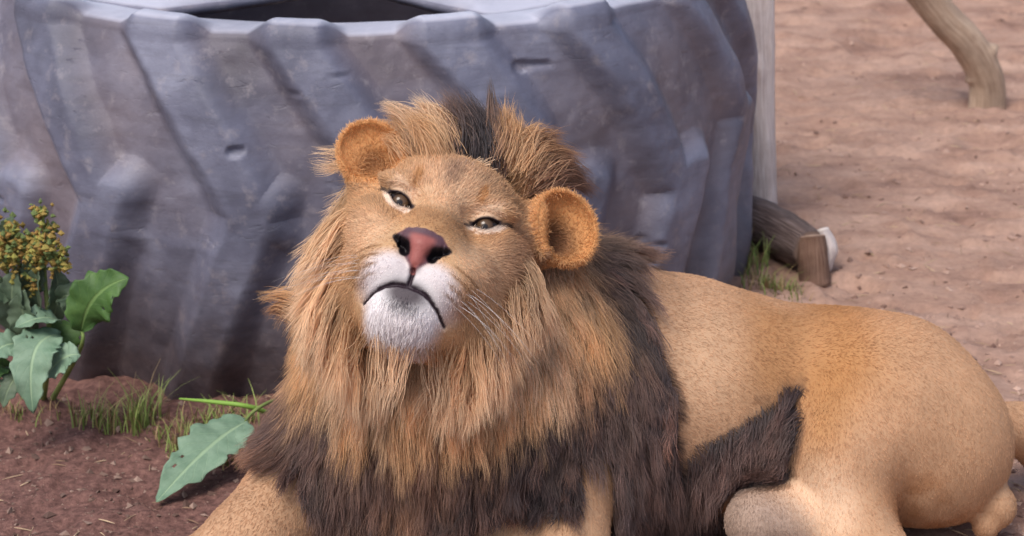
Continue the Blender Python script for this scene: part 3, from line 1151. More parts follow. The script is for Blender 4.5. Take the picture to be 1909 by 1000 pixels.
# control tufts: photo pixel of the root (cast onto the animal), direction in the picture, lift, length, root and tip colour
C_ = dict(T=srgb(214, 172, 126), L=srgb(234, 202, 166), G=srgb(208, 163, 114), D=srgb(70, 52, 51), B=srgb(112, 83, 73), K=srgb(46, 34, 38), Y=srgb(178, 150, 130), d=srgb(184, 142, 104), R=srgb(160, 118, 88), W=WHITE)
CTRL = [
    # crown, swept up and back
    (800, 275, -0.8, -0.7, 0.5, 0.07, 'T', 'L'), (760, 290, -1, -0.5, 0.4, 0.06, 'T', 'L'), (845, 265, -0.45, -1, 0.6, 0.07, 'B', 'R'),
    (890, 275, -0.25, -1, 0.8, 0.08, 'K', 'D'), (925, 280, 0.05, -1, 0.7, 0.07, 'R', 'G'), (960, 295, 0.45, -1, 0.5, 0.07, 'T', 'G'),
    (1000, 315, 0.8, -0.6, 0.5, 0.07, 'T', 'd'), (1035, 335, 1, 0.1, 0.4, 0.07, 'd', 'R'),
    # right-hand side of the picture, behind and under the ear
    (1095, 490, 0.5, 1, 0.4, 0.08, 'B', 'D'), (1035, 510, 0.2, 1, 0.35, 0.09, 'Y', 'T'), (1080, 570, 0.12, 1, 0.4, 0.11, 'T', 'G'),
    (1105, 620, 0.05, 1, 0.4, 0.10, 'G', 'd'), (1080, 680, -0.05, 1, 0.4, 0.09, 'G', 'R'), (985, 560, 0.1, 1, 0.3, 0.11, 'T', 'L'),
    (1000, 640, 0.0, 1, 0.3, 0.12, 'T', 'L'), (930, 640, 0.0, 1, 0.3, 0.12, 'T', 'L'), (960, 700, -0.05, 1, 0.3, 0.12, 'G', 'T'),
    # left-hand side
    (655, 350, -0.8, 0.8, 0.25, 0.07, 'T', 'L'), (630, 395, -0.7, 0.7, 0.35, 0.11, 'T', 'L'), (640, 460, -0.45, 1, 0.35, 0.12, 'T', 'L'),
    (610, 520, -0.5, 1, 0.4, 0.12, 'T', 'G'), (590, 570, -0.7, 0.7, 0.4, 0.10, 'G', 'G'), (650, 600, -0.3, 1, 0.3, 0.13, 'T', 'L'),
    (615, 650, -0.15, 1, 0.35, 0.10, 'G', 'T'), (690, 680, -0.08, 1, 0.3, 0.13, 'T', 'L'),
    # under the chin
    (740, 670, -0.06, 1, 0.3, 0.13, 'T', 'L'), (790, 670, 0.02, 1, 0.3, 0.13, 'Y', 'L'), (840, 660, 0.04, 1, 0.3, 0.13, 'T', 'L'),
    (770, 730, 0, 1, 0.3, 0.12, 'T', 'T'), (850, 740, 0, 1, 0.3, 0.11, 'T', 'T'), (690, 735, -0.1, 1, 0.3, 0.11, 'G', 'T'),
    (920, 740, -0.1, 1, 0.25, 0.09, 'G', 'T'),
    # dark bib and shoulders
    (1020, 750, -0.1, 1, 0.25, 0.10, 'B', 'D'), (970, 800, -0.1, 1, 0.25, 0.10, 'D', 'D'), (800, 800, 0, 1, 0.25, 0.10, 'R', 'B'), (700, 810, 0, 1, 0.25, 0.11, 'B', 'B'), (880, 810, -0.1, 1, 0.25, 0.10, 'D', 'B'),
    (1090, 740, 0.0, 1, 0.25, 0.10, 'B', 'D'), (1120, 680, 0.1, 1, 0.25, 0.10, 'D', 'D'),
    (520, 690, -0.5, 1, 0.4, 0.13, 'B', 'B'), (560, 730, -0.35, 1, 0.35, 0.13, 'D', 'B'), (500, 800, -0.3, 1, 0.3, 0.09, 'B', 'R'), (620, 760, -0.2, 1, 0.3, 0.12, 'D', 'B'),
    (600, 850, -0.2, 1, 0.3, 0.11, 'D', 'D'), (540, 890, -0.3, 1, 0.25, 0.05, 'B', 'B'), (680, 880, -0.05, 1, 0.3, 0.12, 'B', 'B'),
    (760, 900, 0, 1, 0.3, 0.12, 'B', 'R'), (840, 900, -0.05, 1, 0.3, 0.12, 'D', 'B'), (920, 870, -0.1, 1, 0.25, 0.10, 'D', 'D'),
    (1000, 890, -0.05, 1, 0.2, 0.045, 'D', 'D'), (1060, 860, 0, 1, 0.2, 0.05, 'D', 'D'), (660, 960, 0, 1, 0.25, 0.09, 'B', 'R'),
    (800, 960, 0, 1, 0.25, 0.06, 'D', 'B'), (930, 940, -0.05, 1, 0.2, 0.03, 'D', 'D'),
    (1180, 520, 0.3, 1, 0.3, 0.10, 'D', 'B'), (1145, 560, 0.2, 1, 0.35, 0.12, 'D', 'D'), (1210, 600, 0.15, 1, 0.3, 0.10, 'K', 'D'), (1160, 650, 0.05, 1, 0.35, 0.13, 'D', 'B'),
    (1230, 720, 0.05, 1, 0.3, 0.11, 'D', 'D'), (1170, 760, 0.02, 1, 0.35, 0.13, 'K', 'B'), (1180, 840, 0.05, 1, 0.35, 0.13, 'K', 'D'), (1240, 860, 0.05, 1, 0.3, 0.12, 'D', 'B'), (1170, 930, 0.0, 1, 0.3, 0.12, 'K', 'D'),
    (1250, 950, -0.1, 1, 0.3, 0.12, 'K', 'D'),
    # belly fringe
    (1300, 830, 0.1, 1, 0.3, 0.10, 'D', 'B'), (1360, 800, -0.15, 1, 0.3, 0.09, 'D', 'B'), (1420, 760, -0.2, 1, 0.3, 0.08, 'D', 'B'), (1460, 720, -0.3, 1, 0.3, 0.06, 'D', 'B'),
    (1440, 790, -0.3, 1, 0.3, 0.06, 'D', 'B'), (1380, 740, -0.15, 1, 0.25, 0.06, 'D', 'B'), (1310, 780, 0.0, 1, 0.3, 0.09, 'D', 'B'), (1400, 860, -0.1, 1, 0.3, 0.055, 'K', 'B'), (1330, 910, 0.0, 1, 0.35, 0.08, 'K', 'D'), (1450, 850, -0.3, 1, 0.25, 0.04, 'K', 'B'),
]
ctrl_p = hit([c[0] for c in CTRL], [c[1] for c in CTRL])
for i in np.where(ctrl_p[:, 1] > 3.75)[0]:
    ctrl_p[i] = P(CTRL[i][0], CTRL[i][1], 3.42)
ctrl_d = np.array([unit(AX_R * c[2] - AX_U * c[3]) for c in CTRL])
ctrl_out = np.array([c[4] for c in CTRL])
ctrl_len = np.array([c[5] for c in CTRL])
ctrl_c0 = np.array([C_[c[6]] for c in CTRL])
ctrl_c1 = np.array([C_[c[7]] for c in CTRL])


def ctrl_at(p, power=4.0):
    d2 = ((p[:, None, :] - ctrl_p[None]) ** 2).sum(2) + 2e-4
    wt = d2 ** (-power / 2)
    wt /= wt.sum(1, keepdims=True)
    return unit(wt @ ctrl_d), wt @ ctrl_out, wt @ ctrl_len, wt @ ctrl_c0, wt @ ctrl_c1


# where long hair grows on the trunk: near the control tufts that sit there, by region


def trunk_long(p):
    """weight of long dark/golden hair on trunk vertices (1 mane, belly), 0 on the short coat"""
    x, z = p[:, 0], p[:, 2]
    n = 0.02 * fbm(p * 14, 3)
    # back edge of the mane runs from the withers down behind the shoulder
    edge = np.interp(z, [0.0, 0.12, 0.22, 0.32, 0.42, 0.5], [0.30, 0.30, 0.285, 0.27, 0.235, 0.185])
    m = smooth(0.015, -0.015, x - edge + n + 0.022 * fbm(p * 17 + 4, 2))
    # forearms stay short-haired
    for chain_, grow in ((ARM_R + [(G(228, 1182, 0.04), 0.09), (G(210, 1196, 0.04), 0.09)], 0.014), (ARM_L + [(G(768, 1184, 0.04), 0.09), (G(755, 1200, 0.04), 0.09)], 0.034)):
        dd = np.full(len(p), 9.0)
        for (a_, ra), (b_, rb) in zip(chain_[:-1], chain_[1:]):
            ab = b_ - a_
            t = np.clip((p - a_) @ ab / (ab @ ab), 0, 1)
            dd = np.minimum(dd, np.linalg.norm(p - a_ - t[:, None] * ab, axis=1) - (ra + (rb - ra) * t))
        m = m * smooth(grow - 0.008, grow + 0.008, dd + n)
    arm = smooth(0.015, -0.015, z - np.interp(x, [-0.6, -0.42, -0.36, -0.31, -0.27], [0.3, 0.23, 0.185, 0.11, -0.1]) + n)
    m = m * (1 - arm)
    # bare tan strip on the outside of the left foreleg
    strip = smooth(0.035, 0.022, np.abs(x - np.interp(z, [0, 0.3], [0.145, 0.135]) + n * 0.5)) * smooth(0.31, 0.26, z) * smooth(3.47, 3.40, p[:, 1])
    m = m * (1 - strip)
    # belly: below a line that rises towards the thigh
    line = np.interp(x, [0.27, 0.32, 0.41, 0.5], [0.19, 0.235, 0.285, 0.325]) + 1.2 * n + 0.03 * fbm(p * 22, 2)
    foot = smooth(3.47, 3.44, p[:, 1]) * smooth(0.165, 0.135, z) * smooth(0.33, 0.36, x)
    bel = smooth(0.012, -0.012, z - line + n) * smooth(0.508, 0.488, x + n + 0.012 * fbm(p * 30, 2)) * (x > 0.2) * smooth(3.36, 3.40, p[:, 1]) * (1 - foot)
    tip = smooth(0.10, 0.07, np.linalg.norm(p - B(2090, 1060, 3.34), axis=1))
    return np.maximum.reduce([m, bel, tip])


def coat_color(p):
    """short coat of the trunk"""
    w1 = fbm(p * 11, 4)
    w2 = fbm(p * 4 + 5, 3)
    w3 = fbm(p * (60, 60, 30), 2)
    c = np.tile(srgb(196, 156, 122), (len(p), 1))
    x, y, z = p.T
    c = lerp(c, srgb(172, 124, 78), smooth(0.24, 0.33, z) * smooth(-0.35, 0.3, w2 + 0.1) * smooth(0.33, 0.45, x) * smooth(0.80, 0.50, x) * 0.8)     # saddle
    c = lerp(c, srgb(178, 128, 80), smooth(0.075, 0.0, np.abs(x + 0.02 * w2 - np.interp(z, [0.1, 0.2, 0.3, 0.36], [0.5, 0.505, 0.535, 0.58]))) * smooth(0.13, 0.19, z) * 0.75)   # fold in front of the thigh
    c = lerp(c, srgb(228, 196, 166), smooth(0.09, 0.02, np.hypot(x - 0.52, (z - 0.14) * 0.7)) * 0.8)                        # pale knee
    c = lerp(c, srgb(222, 188, 154), smooth(0.10, 0.02, np.hypot(x - 0.33, (z - 0.36) * 0.9)) * 0.35)
    c = lerp(c, srgb(160, 108, 66), smooth(0.15, 0.04, np.hypot(x - 0.72, (z - 0.11))) * smooth(-0.15, 0.3, w1) * 0.85)
    c = lerp(c, srgb(168, 146, 132), smooth(0.13, 0.07, np.hypot(x - 0.41, z - 0.07)) * smooth(3.45, 3.42, y) * 0.9)                                 # greyish far foot
    return c * (1 + 0.13 * w1 + 0.12 * w2 + 0.08 * w3)[:, None]


LION = empty('lion', (-0.02, 3.4, 0.0))
tag(LION, 'male lion lying in front of a big tyre, dark mane, head tilted up', 'lion')

# ---- skin under the hair
m = NT('lion_skin')
m.color(m.attr('col'))
wet = m.attr('wet', 'Fac')
m.rough(m.math('SUBTRACT', 0.85, m.math('MULTIPLY', wet, 0.35)))
m.bump(m.noise(260, 3, vec=m.coord()), 0.25, 0.003)
SKIN = m.m
hc_, bare = face_color(hv)
ein, ehole = ear_coord(hv)
hc_ = lerp(hc_, srgb(216, 156, 98), ein * 0.85)
hc_ = lerp(hc_, srgb(84, 54, 44), ehole * 0.8)  # shade in the hollow of the cup, painted into the skin
mw_h = mane_weight(hv)


def ctrl_color_chunked(p):
    out = np.zeros((len(p), 3))
    for i in range(0, len(p), 20000):
        out[i:i + 20000] = ctrl_at(p[i:i + 20000])[3]
    return out


long_b = trunk_long(bv)
bc = coat_color(bv)
sel = long_b > 0.01
bc[sel] = lerp(bc[sel], ctrl_color_chunked(bv[sel]) * 0.55, long_b[sel])
sel = mw_h > 0.01
hc_[sel] = lerp(hc_[sel], ctrl_color_chunked(hw[sel]) * 0.6, mw_h[sel])
body = mesh_obj('body', np.concatenate([bv, hw]), np.concatenate([bf, hf + len(bv)]), SKIN, None, True,
                np.concatenate([bc * 0.86, hc_ * lerp(np.full((len(hv), 1), 0.78), np.ones((len(hv), 1)), np.clip(bare, 0, 1))]), {'wet': np.concatenate([np.zeros(len(bv)), np.maximum(bare, 0)])})
adopt(body, LION)

# ---- eyes
m = NT('lion_eye')
gx = m.n('SeparateXYZ')
m.l(m.coord('Object'), gx.inputs[0])
rr = m.math('SQRT', m.math('ADD', m.math('POWER', gx.outputs[0], 2.0), m.math('POWER', gx.outputs[2], 2.0)))
fac = m.math('DIVIDE', rr, EYE_R * ES)
m.color(m.ramp(fac, [(0.0, (0.008, 0.006, 0.006)), (0.17, (0.01, 0.007, 0.006)), (0.24, (0.10, 0.058, 0.03)), (0.45, (0.075, 0.042, 0.022)), (0.56, (0.016, 0.01, 0.008)), (0.7, (0.014, 0.01, 0.008))]))
m.rough(0.1)
m.b.inputs['Specular IOR Level'].default_value = 0.35
for c in EYES:
    me = bpy.data.meshes.new('eye')
    bm = bmesh.new()
    bmesh.ops.create_uvsphere(bm, u_segments=40, v_segments=24, radius=EYE_R * ES)
    for v in bm.verts:
        f = max(v.co.y / (EYE_R * ES), 0)
        v.co *= 1 + 0.05 * smooth(0.8, 0.95, f)
    for f in bm.faces:
        f.smooth = True
    bm.to_mesh(me)
    bm.free()
    me.materials.append(m.m)
    o = bpy.data.objects.new('eye', me)
    COL.objects.link(o)
    # gaze: out of the face and a little down towards the viewer
    f = unit(h2w_dir((0.02, 1, -0.28))[0])
    zq = unit(np.cross(np.cross(f, h2w_dir((0, 0, 1))[0]), f))
    xq = np.cross(f, zq)
    M = Matrix(((xq[0], f[0], zq[0], 0), (xq[1], f[1], zq[1], 0), (xq[2], f[2], zq[2], 0), (0, 0, 0, 1)))
    o.matrix_world = Matrix.Translation(Vector(h2w(c)[0])) @ M
    o.parent = LION
    o.matrix_parent_inverse = Matrix.Translation(-Vector(LION.location))

QUAL = 1.0
HM = hair_mat('lion_hair', spec=0.08, var=0.14)
HC = hair_mat('coat_hair', spec=0.07, var=0.14)
HMM = hair_mat('mane_hair', spec=0.14)

# ---- short hair on the face and ears
nf = int(150000 * QUAL)
wv = (1 - np.clip(bare * 1.4, 0, 1)) * (1 - 0.75 * mw_h) * (hv[:, 1] > -1.3)
root = tri_sample(hw, hf, wv, nf)
rl = w2h(root)
nrm = lion_grad(root, 0.004)
keep = BD.sample(root) > -0.004
root, rl, nrm = root[keep], rl[keep], nrm[keep]
cf, bare_r = face_color(rl)
e_in, e_h = ear_coord(rl)
flow = unit(rl - np.array([0.0, 0.75, -0.62]))
for c, A, r in EARS:
    k = (np.abs((rl - c) @ A.T / r)[:, [0, 2]] < 1.15).all(1) & (e_in > 0.5)
    flow[k] = unit(rl[k] - c + A[2] * 0.12)
flow[:, 2] += np.where(rl[:, 2] < -1.0, -0.35, 0.0)
flow = h2w_dir(flow)
flow = flow - nrm * (flow * nrm).sum(1)[:, None]
flow = unit(flow + 0.22 * rng.normal(size=flow.shape))
dist = np.linalg.norm((rl - np.array([0, 0.75, -0.7])) * (1, 0.8, 1), axis=1)
L = 0.0045 + 0.009 * smooth(0.2, 1.3, dist)
fm = face_masks(rl)
L = L * (1 - 0.45 * np.maximum.reduce([fm['under'], fm['over'], smooth(0.16, 0.05, np.minimum(almond(rl[:, 0], rl[:, 2], 1), almond(rl[:, 0], rl[:, 2], -1)))]))
L = np.where(fm['chin'] > 0.4, L + 0.006 * smooth(-1.2, -1.5, rl[:, 2]), L)
L = L * (0.45 + 0.55 * smooth(0.05, 0.22, mouth_d(rl[:, 0], rl[:, 2])))
L = np.where(e_in > 0.5, 0.006 + 0.006 * rng.random(len(L)) ** 2, L) * (0.7 + 0.6 * rng.random(len(L)))
lift = np.where(e_in > 0.5, 0.22, 0.20)
d0 = unit(flow + nrm * lift[:, None])
T = np.linspace(0, 1, 4)
pts = root[:, None] + (d0 * L[:, None])[:, None] * T[None, :, None] - (nrm * (L * 0.16)[:, None])[:, None] * (T ** 2)[None, :, None] - nrm[:, None] * 0.0008
col = cf.copy()
col = lerp(col, srgb(232, 180, 122), (e_in > 0.5) * 0.85)
col = lerp(col, srgb(120, 72, 44), e_h * 0.85)  # same painted hollow shade on the ear hair
mwr = mane_weight(rl)
k = mwr > 0.05
col[k] = lerp(col[k], ctrl_color_chunked(root[k]), mwr[k])
col = col * (1 + 0.10 * rng.normal(size=len(col)))[:, None]
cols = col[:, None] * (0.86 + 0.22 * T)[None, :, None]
rad = np.full(pts.shape[:2], 0.00042) * np.array([1, 0.95, 0.75, 0.15])[None]
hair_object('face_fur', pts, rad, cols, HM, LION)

# ---- short coat on trunk and legs
nb = int(420000 * QUAL)
nb_ = lion_grad(bv, 0.006)
view = (nb_ * unit(EYE - bv)).sum(1)
wv = (1 - long_b * 0.96) * np.where(view > -0.2, 1.0, 0.10) * (bv[:, 2] > 0.01) * (bv[:, 1] > 2.5)
pr = project(bv)
wv = wv * np.where((pr[:, 1] > 1120) | (pr[:, 0] > 2050), 0.35, 1.0)
root = tri_sample(bv, bf, wv, nb)
keep = HD.sample(w2h(root)) > -0.02
root = root[keep]
nrm = lion_grad(root, 0.006)
# lie of the coat: along the back towards the tail, down the flanks and legs
FL = [((0.05, 3.6, 0.42), (1, 0.2, -0.1)), ((0.3, 3.6, 0.4), (1, 0.1, -0.2)), ((0.3, 3.42, 0.25), (0.9, 0, -0.6)), ((0.5, 3.6, 0.36), (1, 0, -0.1)), ((0.65, 3.55, 0.36), (1, -0.1, -0.4)),
      ((0.65, 3.42, 0.25), (0.6, -0.1, -1)), ((0.78, 3.5, 0.25), (0.25, -0.1, -1)), ((0.52, 3.38, 0.2), (0.15, -0.2, -1)), ((0.55, 3.35, 0.08), (0.3, -0.2, -1)), ((0.7, 3.4, 0.1), (0.2, -0.1, -1)),
      ((-0.45, 3.2, 0.08), (-0.7, -0.7, -0.5)), ((-0.36, 3.35, 0.15), (-0.6, -0.5, -0.8)), ((0.1, 3.35, 0.2), (0, -0.1, -1)), ((0.0, 3.15, 0.1), (-0.6, -0.8, -0.3)), ((0.8, 3.65, 0.2), (0.4, 0, -1)), ((0.42, 3.45, 0.06), (-0.5, -0.4, -0.9))]
fp, fd = np.array([a for a, b in FL]), unit(np.array([b for a, b in FL], float))
d2 = ((root[:, None] - fp[None]) ** 2).sum(2) + 1e-4
wt = d2 ** -2.0
flow = unit((wt / wt.sum(1, keepdims=True)) @ fd)
flow = flow + 0.35 * np.stack([fbm(root * 5 + 11 * i, 2) for i in range(3)], 1)
flow = flow - nrm * (flow * nrm).sum(1)[:, None]
flow = unit(unit(flow) + 0.16 * rng.normal(size=flow.shape))
L = (0.0065 + 0.004 * rng.random(len(root)))
lg = trunk_long(root)
L = L * (1 + 4 * lg)
d0 = unit(flow + nrm * 0.18)
pts = root[:, None] + (d0 * L[:, None])[:, None] * T[None, :, None] - (nrm * (L * 0.17)[:, None])[:, None] * (T ** 2)[None, :, None] - nrm[:, None] * 0.001
col = coat_color(root)
k = lg > 0.03
col[k] = lerp(col[k], ctrl_color_chunked(root[k]), lg[k])
col = col * (1 + 0.05 * rng.normal(size=len(col)))[:, None]
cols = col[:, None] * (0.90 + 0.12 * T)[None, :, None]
rad = np.full(pts.shape[:2], 0.00047) * np.array([1, 0.95, 0.75, 0.15])[None]
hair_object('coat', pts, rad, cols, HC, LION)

# ---- mane and belly fringe: guide locks that slide over the body, then many hairs around each
def grow_locks(root, nrm, tang, out, L, npt=9, grav=0.55, wave=0.012, freq=2.2):
    n = len(root)
    t = tang - nrm * (tang * nrm).sum(1)[:, None]
    d = unit(unit(t) + nrm * out[:, None])
    p = root.copy()
    path = [p.copy()]
    st = L / (npt - 1)
    ph = rng.random((n, 3)) * 6.28
    down = np.array([0, 0, -1.0])
    for k in range(1, npt):
        f = k / (npt - 1)
        wv_ = np.sin(ph + f * freq * 6.28) * (wave * 6.28 * freq)
        d = unit(d + down * grav * (st[:, None] / 0.12) * (0.6 + f) + 0.16 * tang)
        p = p + unit(d + wv_ * 0.9) * st[:, None]
        dd = lion_sdf(p)
        need = 0.006 + 0.022 * f
        push = np.clip(need - dd, 0, 0.05)
        idx_ = np.where(push > 0)[0]
        if len(idx_):
            gpt = lion_grad(p[idx_])
            p[idx_] += gpt * push[idx_][:, None]
            dn_ = (d[idx_] * gpt).sum(1)
            d[idx_] = unit(d[idx_] - gpt * np.minimum(dn_, 0)[:, None] * 0.9)
        p[:, 2] = np.maximum(p[:, 2], 0.012)
        path.append(p.copy())
    return np.stack(path, 1)


def long_roots(n):
    wh = mw_h * 1.0 * (hv[:, 1] > -1.5)
    wb = np.where(long_b > 0.35, long_b, 0) * np.where(view > -0.55, 1.0, 0.15)
    pt = tri_sample(np.concatenate([bv, hw]), np.concatenate([bf, hf + len(bv)]), np.concatenate([wb, wh]), n)
    hd = HD.sample(w2h(pt)) * ES
    return pt[lion_sdf(pt) > -0.005]


ng = int(2900)
gr = long_roots(ng)
gn = lion_grad(gr, 0.01)
gt, go, gl_, g0, g1 = ctrl_at(gr)
gt = unit(gt + 0.14 * rng.normal(size=gt.shape))
gl_ = gl_ * (0.75 + 0.5 * rng.random(len(gl_)))
hl = w2h(gr)
onhead = HD.sample(hl) * ES < 0.006
crown = onhead * smooth(0.35, 0.7, hl[:, 2])
darkness = smooth(0.12, 0.05, g1[:, 0])
paths = grow_locks(gr, gn, gt, go + 0.15 * rng.normal(size=len(go)), gl_ * 0.95, wave=(0.010 + 0.034 * darkness)[:, None])
kc = crown > 0.3
if kc.any():
    pc_ = grow_locks(gr[kc], gn[kc], gt[kc], go[kc] * 0.9, gl_[kc], grav=0.02, wave=0.006, freq=1.0)
    paths[kc] = pc_
nm = int(150000 * QUAL)
mr_ = long_roots(nm)
own = nearest(gr, mr_)
off = mr_ - gr[own]
npt = paths.shape[1]
T9 = np.linspace(0, 1, npt)
ls = 0.62 + 0.5 * rng.random(len(mr_)) ** 0.8
clump = 0.5 + 0.45 * rng.random(len(gr))[own]
q = np.minimum(T9[None] * ls[:, None], 1.0) * (npt - 1)
i0 = np.minimum(np.floor(q).astype(int), npt - 2)
fr = (q - i0)[..., None]
gp = paths[own][np.arange(len(own))[:, None], i0] * (1 - fr) + paths[own][np.arange(len(own))[:, None], i0 + 1] * fr
shr = 1 - clump[:, None] * T9[None] ** 0.8
fz = rng.normal(size=(len(mr_), 3)) * 0.0065
fz2 = rng.normal(size=(len(mr_), 3)) * 0.003
pts = gp + off[:, None] * shr[..., None] + fz[:, None] * (T9 ** 1.3)[None, :, None] + fz2[:, None] * np.sin(T9 * 5)[None, :, None]
pts[..., 2] = np.maximum(pts[..., 2], 0.004)
lockv = (1 + (0.2 + 0.2 * darkness) * rng.normal(size=len(gr)))[own]
rust = (darkness * (rng.random(len(gr)) < 0.3) * rng.uniform(0.3, 1.0, len(gr)))[own]
_, _, _, c0, c1 = [np.concatenate(z_) for z_ in zip(*[ctrl_at(mr_[i:i + 20000]) for i in range(0, len(mr_), 20000)])]
cols = c0[:, None] * (1 - T9[None, :, None]) + c1[:, None] * T9[None, :, None]
cols = cols + (rust[:, None] * T9[None])[..., None] * (srgb(150, 108, 88) - cols) * 0.8
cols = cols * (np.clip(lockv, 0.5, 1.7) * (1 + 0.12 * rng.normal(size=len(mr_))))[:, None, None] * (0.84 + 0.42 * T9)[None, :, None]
rad = np.full(pts.shape[:2], 0.00044) * np.interp(T9, [0, 0.6, 1], [1, 0.85, 0.12])[None]

# single tufts of the crown and cheeks: root pixel, bend, tip, depth change, hairs, spreads, colours
TUFTS = [
    ((880, 292), (890, 230), (832, 178), 0.03, 420, 0.016, 0.011, 'K', 'B'), ((905, 288), (905, 235), (872, 186), 0.03, 420, 0.015, 0.010, 'K', 'D'), ((862, 290), (865, 235), (818, 196), 0.03, 300, 0.013, 0.010, 'D', 'R'),
    ((915, 285), (920, 215), (913, 150), 0.04, 120, 0.010, 0.003, 'R', 'D'), ((893, 300), (900, 255), (885, 215), 0.0, 350, 0.014, 0.010, 'K', 'K'),
    ((930, 285), (945, 240), (942, 200), 0.03, 320, 0.013, 0.010, 'R', 'G'), ((948, 292), (968, 250), (962, 222), 0.02, 260, 0.012, 0.009, 'T', 'G'),
    ((805, 285), (775, 205), (714, 198), 0.03, 300, 0.013, 0.005, 'd', 'L'), ((790, 285), (765, 230), (722, 222), 0.03, 260, 0.012, 0.006, 'd', 'T'), ((832, 280), (815, 210), (776, 188), 0.03, 340, 0.014, 0.008, 'T', 'L'),
    ((815, 290), (800, 235), (760, 222), 0.02, 320, 0.014, 0.009, 'T', 'G'), ((770, 292), (745, 255), (715, 258), 0.02, 260, 0.012, 0.007, 'T', 'T'), ((845, 285), (840, 225), (800, 200), 0.03, 300, 0.013, 0.009, 'R', 'T'),
    ((970, 305), (985, 240), (1045, 258), 0.03, 320, 0.013, 0.007, 'T', 'R'), ((982, 315), (1010, 255), (1078, 295), 0.04, 320, 0.014, 0.007, 'T', 'R'), ((1000, 330), (1040, 285), (1098, 330), 0.05, 320, 0.014, 0.007, 'd', 'B'),
    ((1005, 345), (1060, 310), (1110, 362), 0.05, 300, 0.014, 0.007, 'R', 'B'), ((960, 300), (975, 250), (1005, 235), 0.03, 240, 0.012, 0.007, 'T', 'G'),
    ((590, 575), (530, 540), (484, 556), 0.02, 110, 0.013, 0.006, 'G', 'G'), ((575, 590), (525, 560), (490, 585), 0.02, 120, 0.012, 0.005, 'G', 'R'),
    ((868, 310), (858, 325), (848, 338), -0.01, 90, 0.008, 0.003, 'Y', 'B'), ((905, 312), (880, 318), (858, 332), -0.01, 90, 0.008, 0.003, 'L', 'Y'),
    ((930, 305), (935, 325), (928, 345), -0.01, 120, 0.012, 0.006, 'B', 'Y'),
]
tr0 = hit([t[0][0] for t in TUFTS], [t[0][1] for t in TUFTS])
far = tr0[:, 1] > 3.6
for i in np.where(far)[0]:
    tr0[i] = P(*TUFTS[i][0], 3.40)
tp, tc = [], []
for t, r0 in zip(TUFTS, tr0):
    n = int(t[4] * QUAL)
    p1, p2 = P(*t[1], r0[1] + 0.3 * t[3]), P(*t[2], r0[1] + t[3])
    a_ = r0 + rng.normal(size=(n, 3)) * t[5]
    b_ = p1 + (a_ - r0) * 0.8 + rng.normal(size=(n, 3)) * t[6] * 0.5
    c_ = r0 + (p2 - r0) * (0.65 + 0.42 * rng.random((n, 1))) + rng.normal(size=(n, 3)) * t[6]
    tt = T9[None, :, None]
    tp.append(a_[:, None] * (1 - tt) ** 2 + 2 * b_[:, None] * tt * (1 - tt) + c_[:, None] * tt ** 2)
    cc = C_[t[7]] * (1 - tt) + C_[t[8]] * tt
    tc.append(cc * (1 + 0.16 * rng.normal(size=(n, 1, 1))) * np.ones((n, 1, 1)))
pts = np.concatenate([pts] + tp)
cols = np.concatenate([cols] + tc)
rad = np.full(pts.shape[:2], 0.00044) * np.interp(T9, [0, 0.6, 1], [1, 0.85, 0.12])[None]
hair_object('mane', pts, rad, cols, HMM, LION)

# ---- whiskers
wp, wr = [], []
for s in (-1, 1):
    for i in range(12):
        zz0 = -0.9 - 0.085 * (i % 4) - 0.02 * random.random()
        xx = s * (0.42 + 0.07 * (i // 4))
        r0 = h2w((xx, 0.75 - 0.5 * abs(xx) ** 1.5, zz0))[0]
        dr = unit(h2w_dir((s * 1.0, 0.1 + 0.2 * random.random(), -0.25 - 0.25 * random.random()))[0])
        dn2 = h2w_dir((0, -0.2, -1))[0]
        Lw = 0.09 + 0.07 * random.random()
        wp.append([r0 + dr * Lw * t + dn2 * 0.035 * t * t for t in np.linspace(0, 1, 7)])
wp = np.array(wp)
rad = np.full(wp.shape[:2], 0.00017) * np.linspace(1, 0.2, 7)[None]
hair_object('whiskers', wp, rad, np.full(wp.shape, 0.8), HM, LION)
# ------------------------------------------------------------------ plants
def leaf_mat(name, c0, c1, rib):
    m = NT(name)
    u = m.attr('u', 'Fac')
    v = m.attr('v', 'Fac')
    n1 = m.noise(28, 5, 0.6, vec=m.coord())
    c = m.ramp(n1, [(0.3, c0), (0.7, c1)])
    au = m.math('ABSOLUTE', u)
    mid = m.ramp(au, [(0.0, (1, 1, 1)), (0.055, (0.75, 0.75, 0.75)), (0.09, (0, 0, 0))])
    vein = m.math('ABSOLUTE', m.math('SUBTRACT', m.math('FRACT', m.math('SUBTRACT', m.math('MULTIPLY', v, 9.0), m.math('MULTIPLY', au, 2.2))), 0.5))
    vf = m.ramp(vein, [(0.0, (0.35, 0.35, 0.35)), (0.06, (0, 0, 0))])
    c = m.mix(m.math('MAXIMUM', mid, vf), c, rib)
    m.color(c)
    m.rough(0.55)
    m.b.inputs['Specular IOR Level'].default_value = 0.4
    m.bump(m.math('SUBTRACT', n1, m.math('MULTIPLY', m.math('MAXIMUM', mid, vf), 0.8)), 0.5, 0.004)
    # thin leaf: some light passes through
    tl = m.n('BsdfTranslucent')
    m.l(m.mix(1.0, c, (1.0, 1.0, 0.5), 'MULTIPLY'), tl.inputs['Color'])
    ms = m.n('MixShader')
    ms.inputs[0].default_value = 0.22
    m.l(m.b.outputs[0], ms.inputs[1])
    m.l(tl.outputs[0], ms.inputs[2])
    m.l(ms.outputs[0], m.t.nodes['Material Output'].inputs['Surface'])
    return m.m


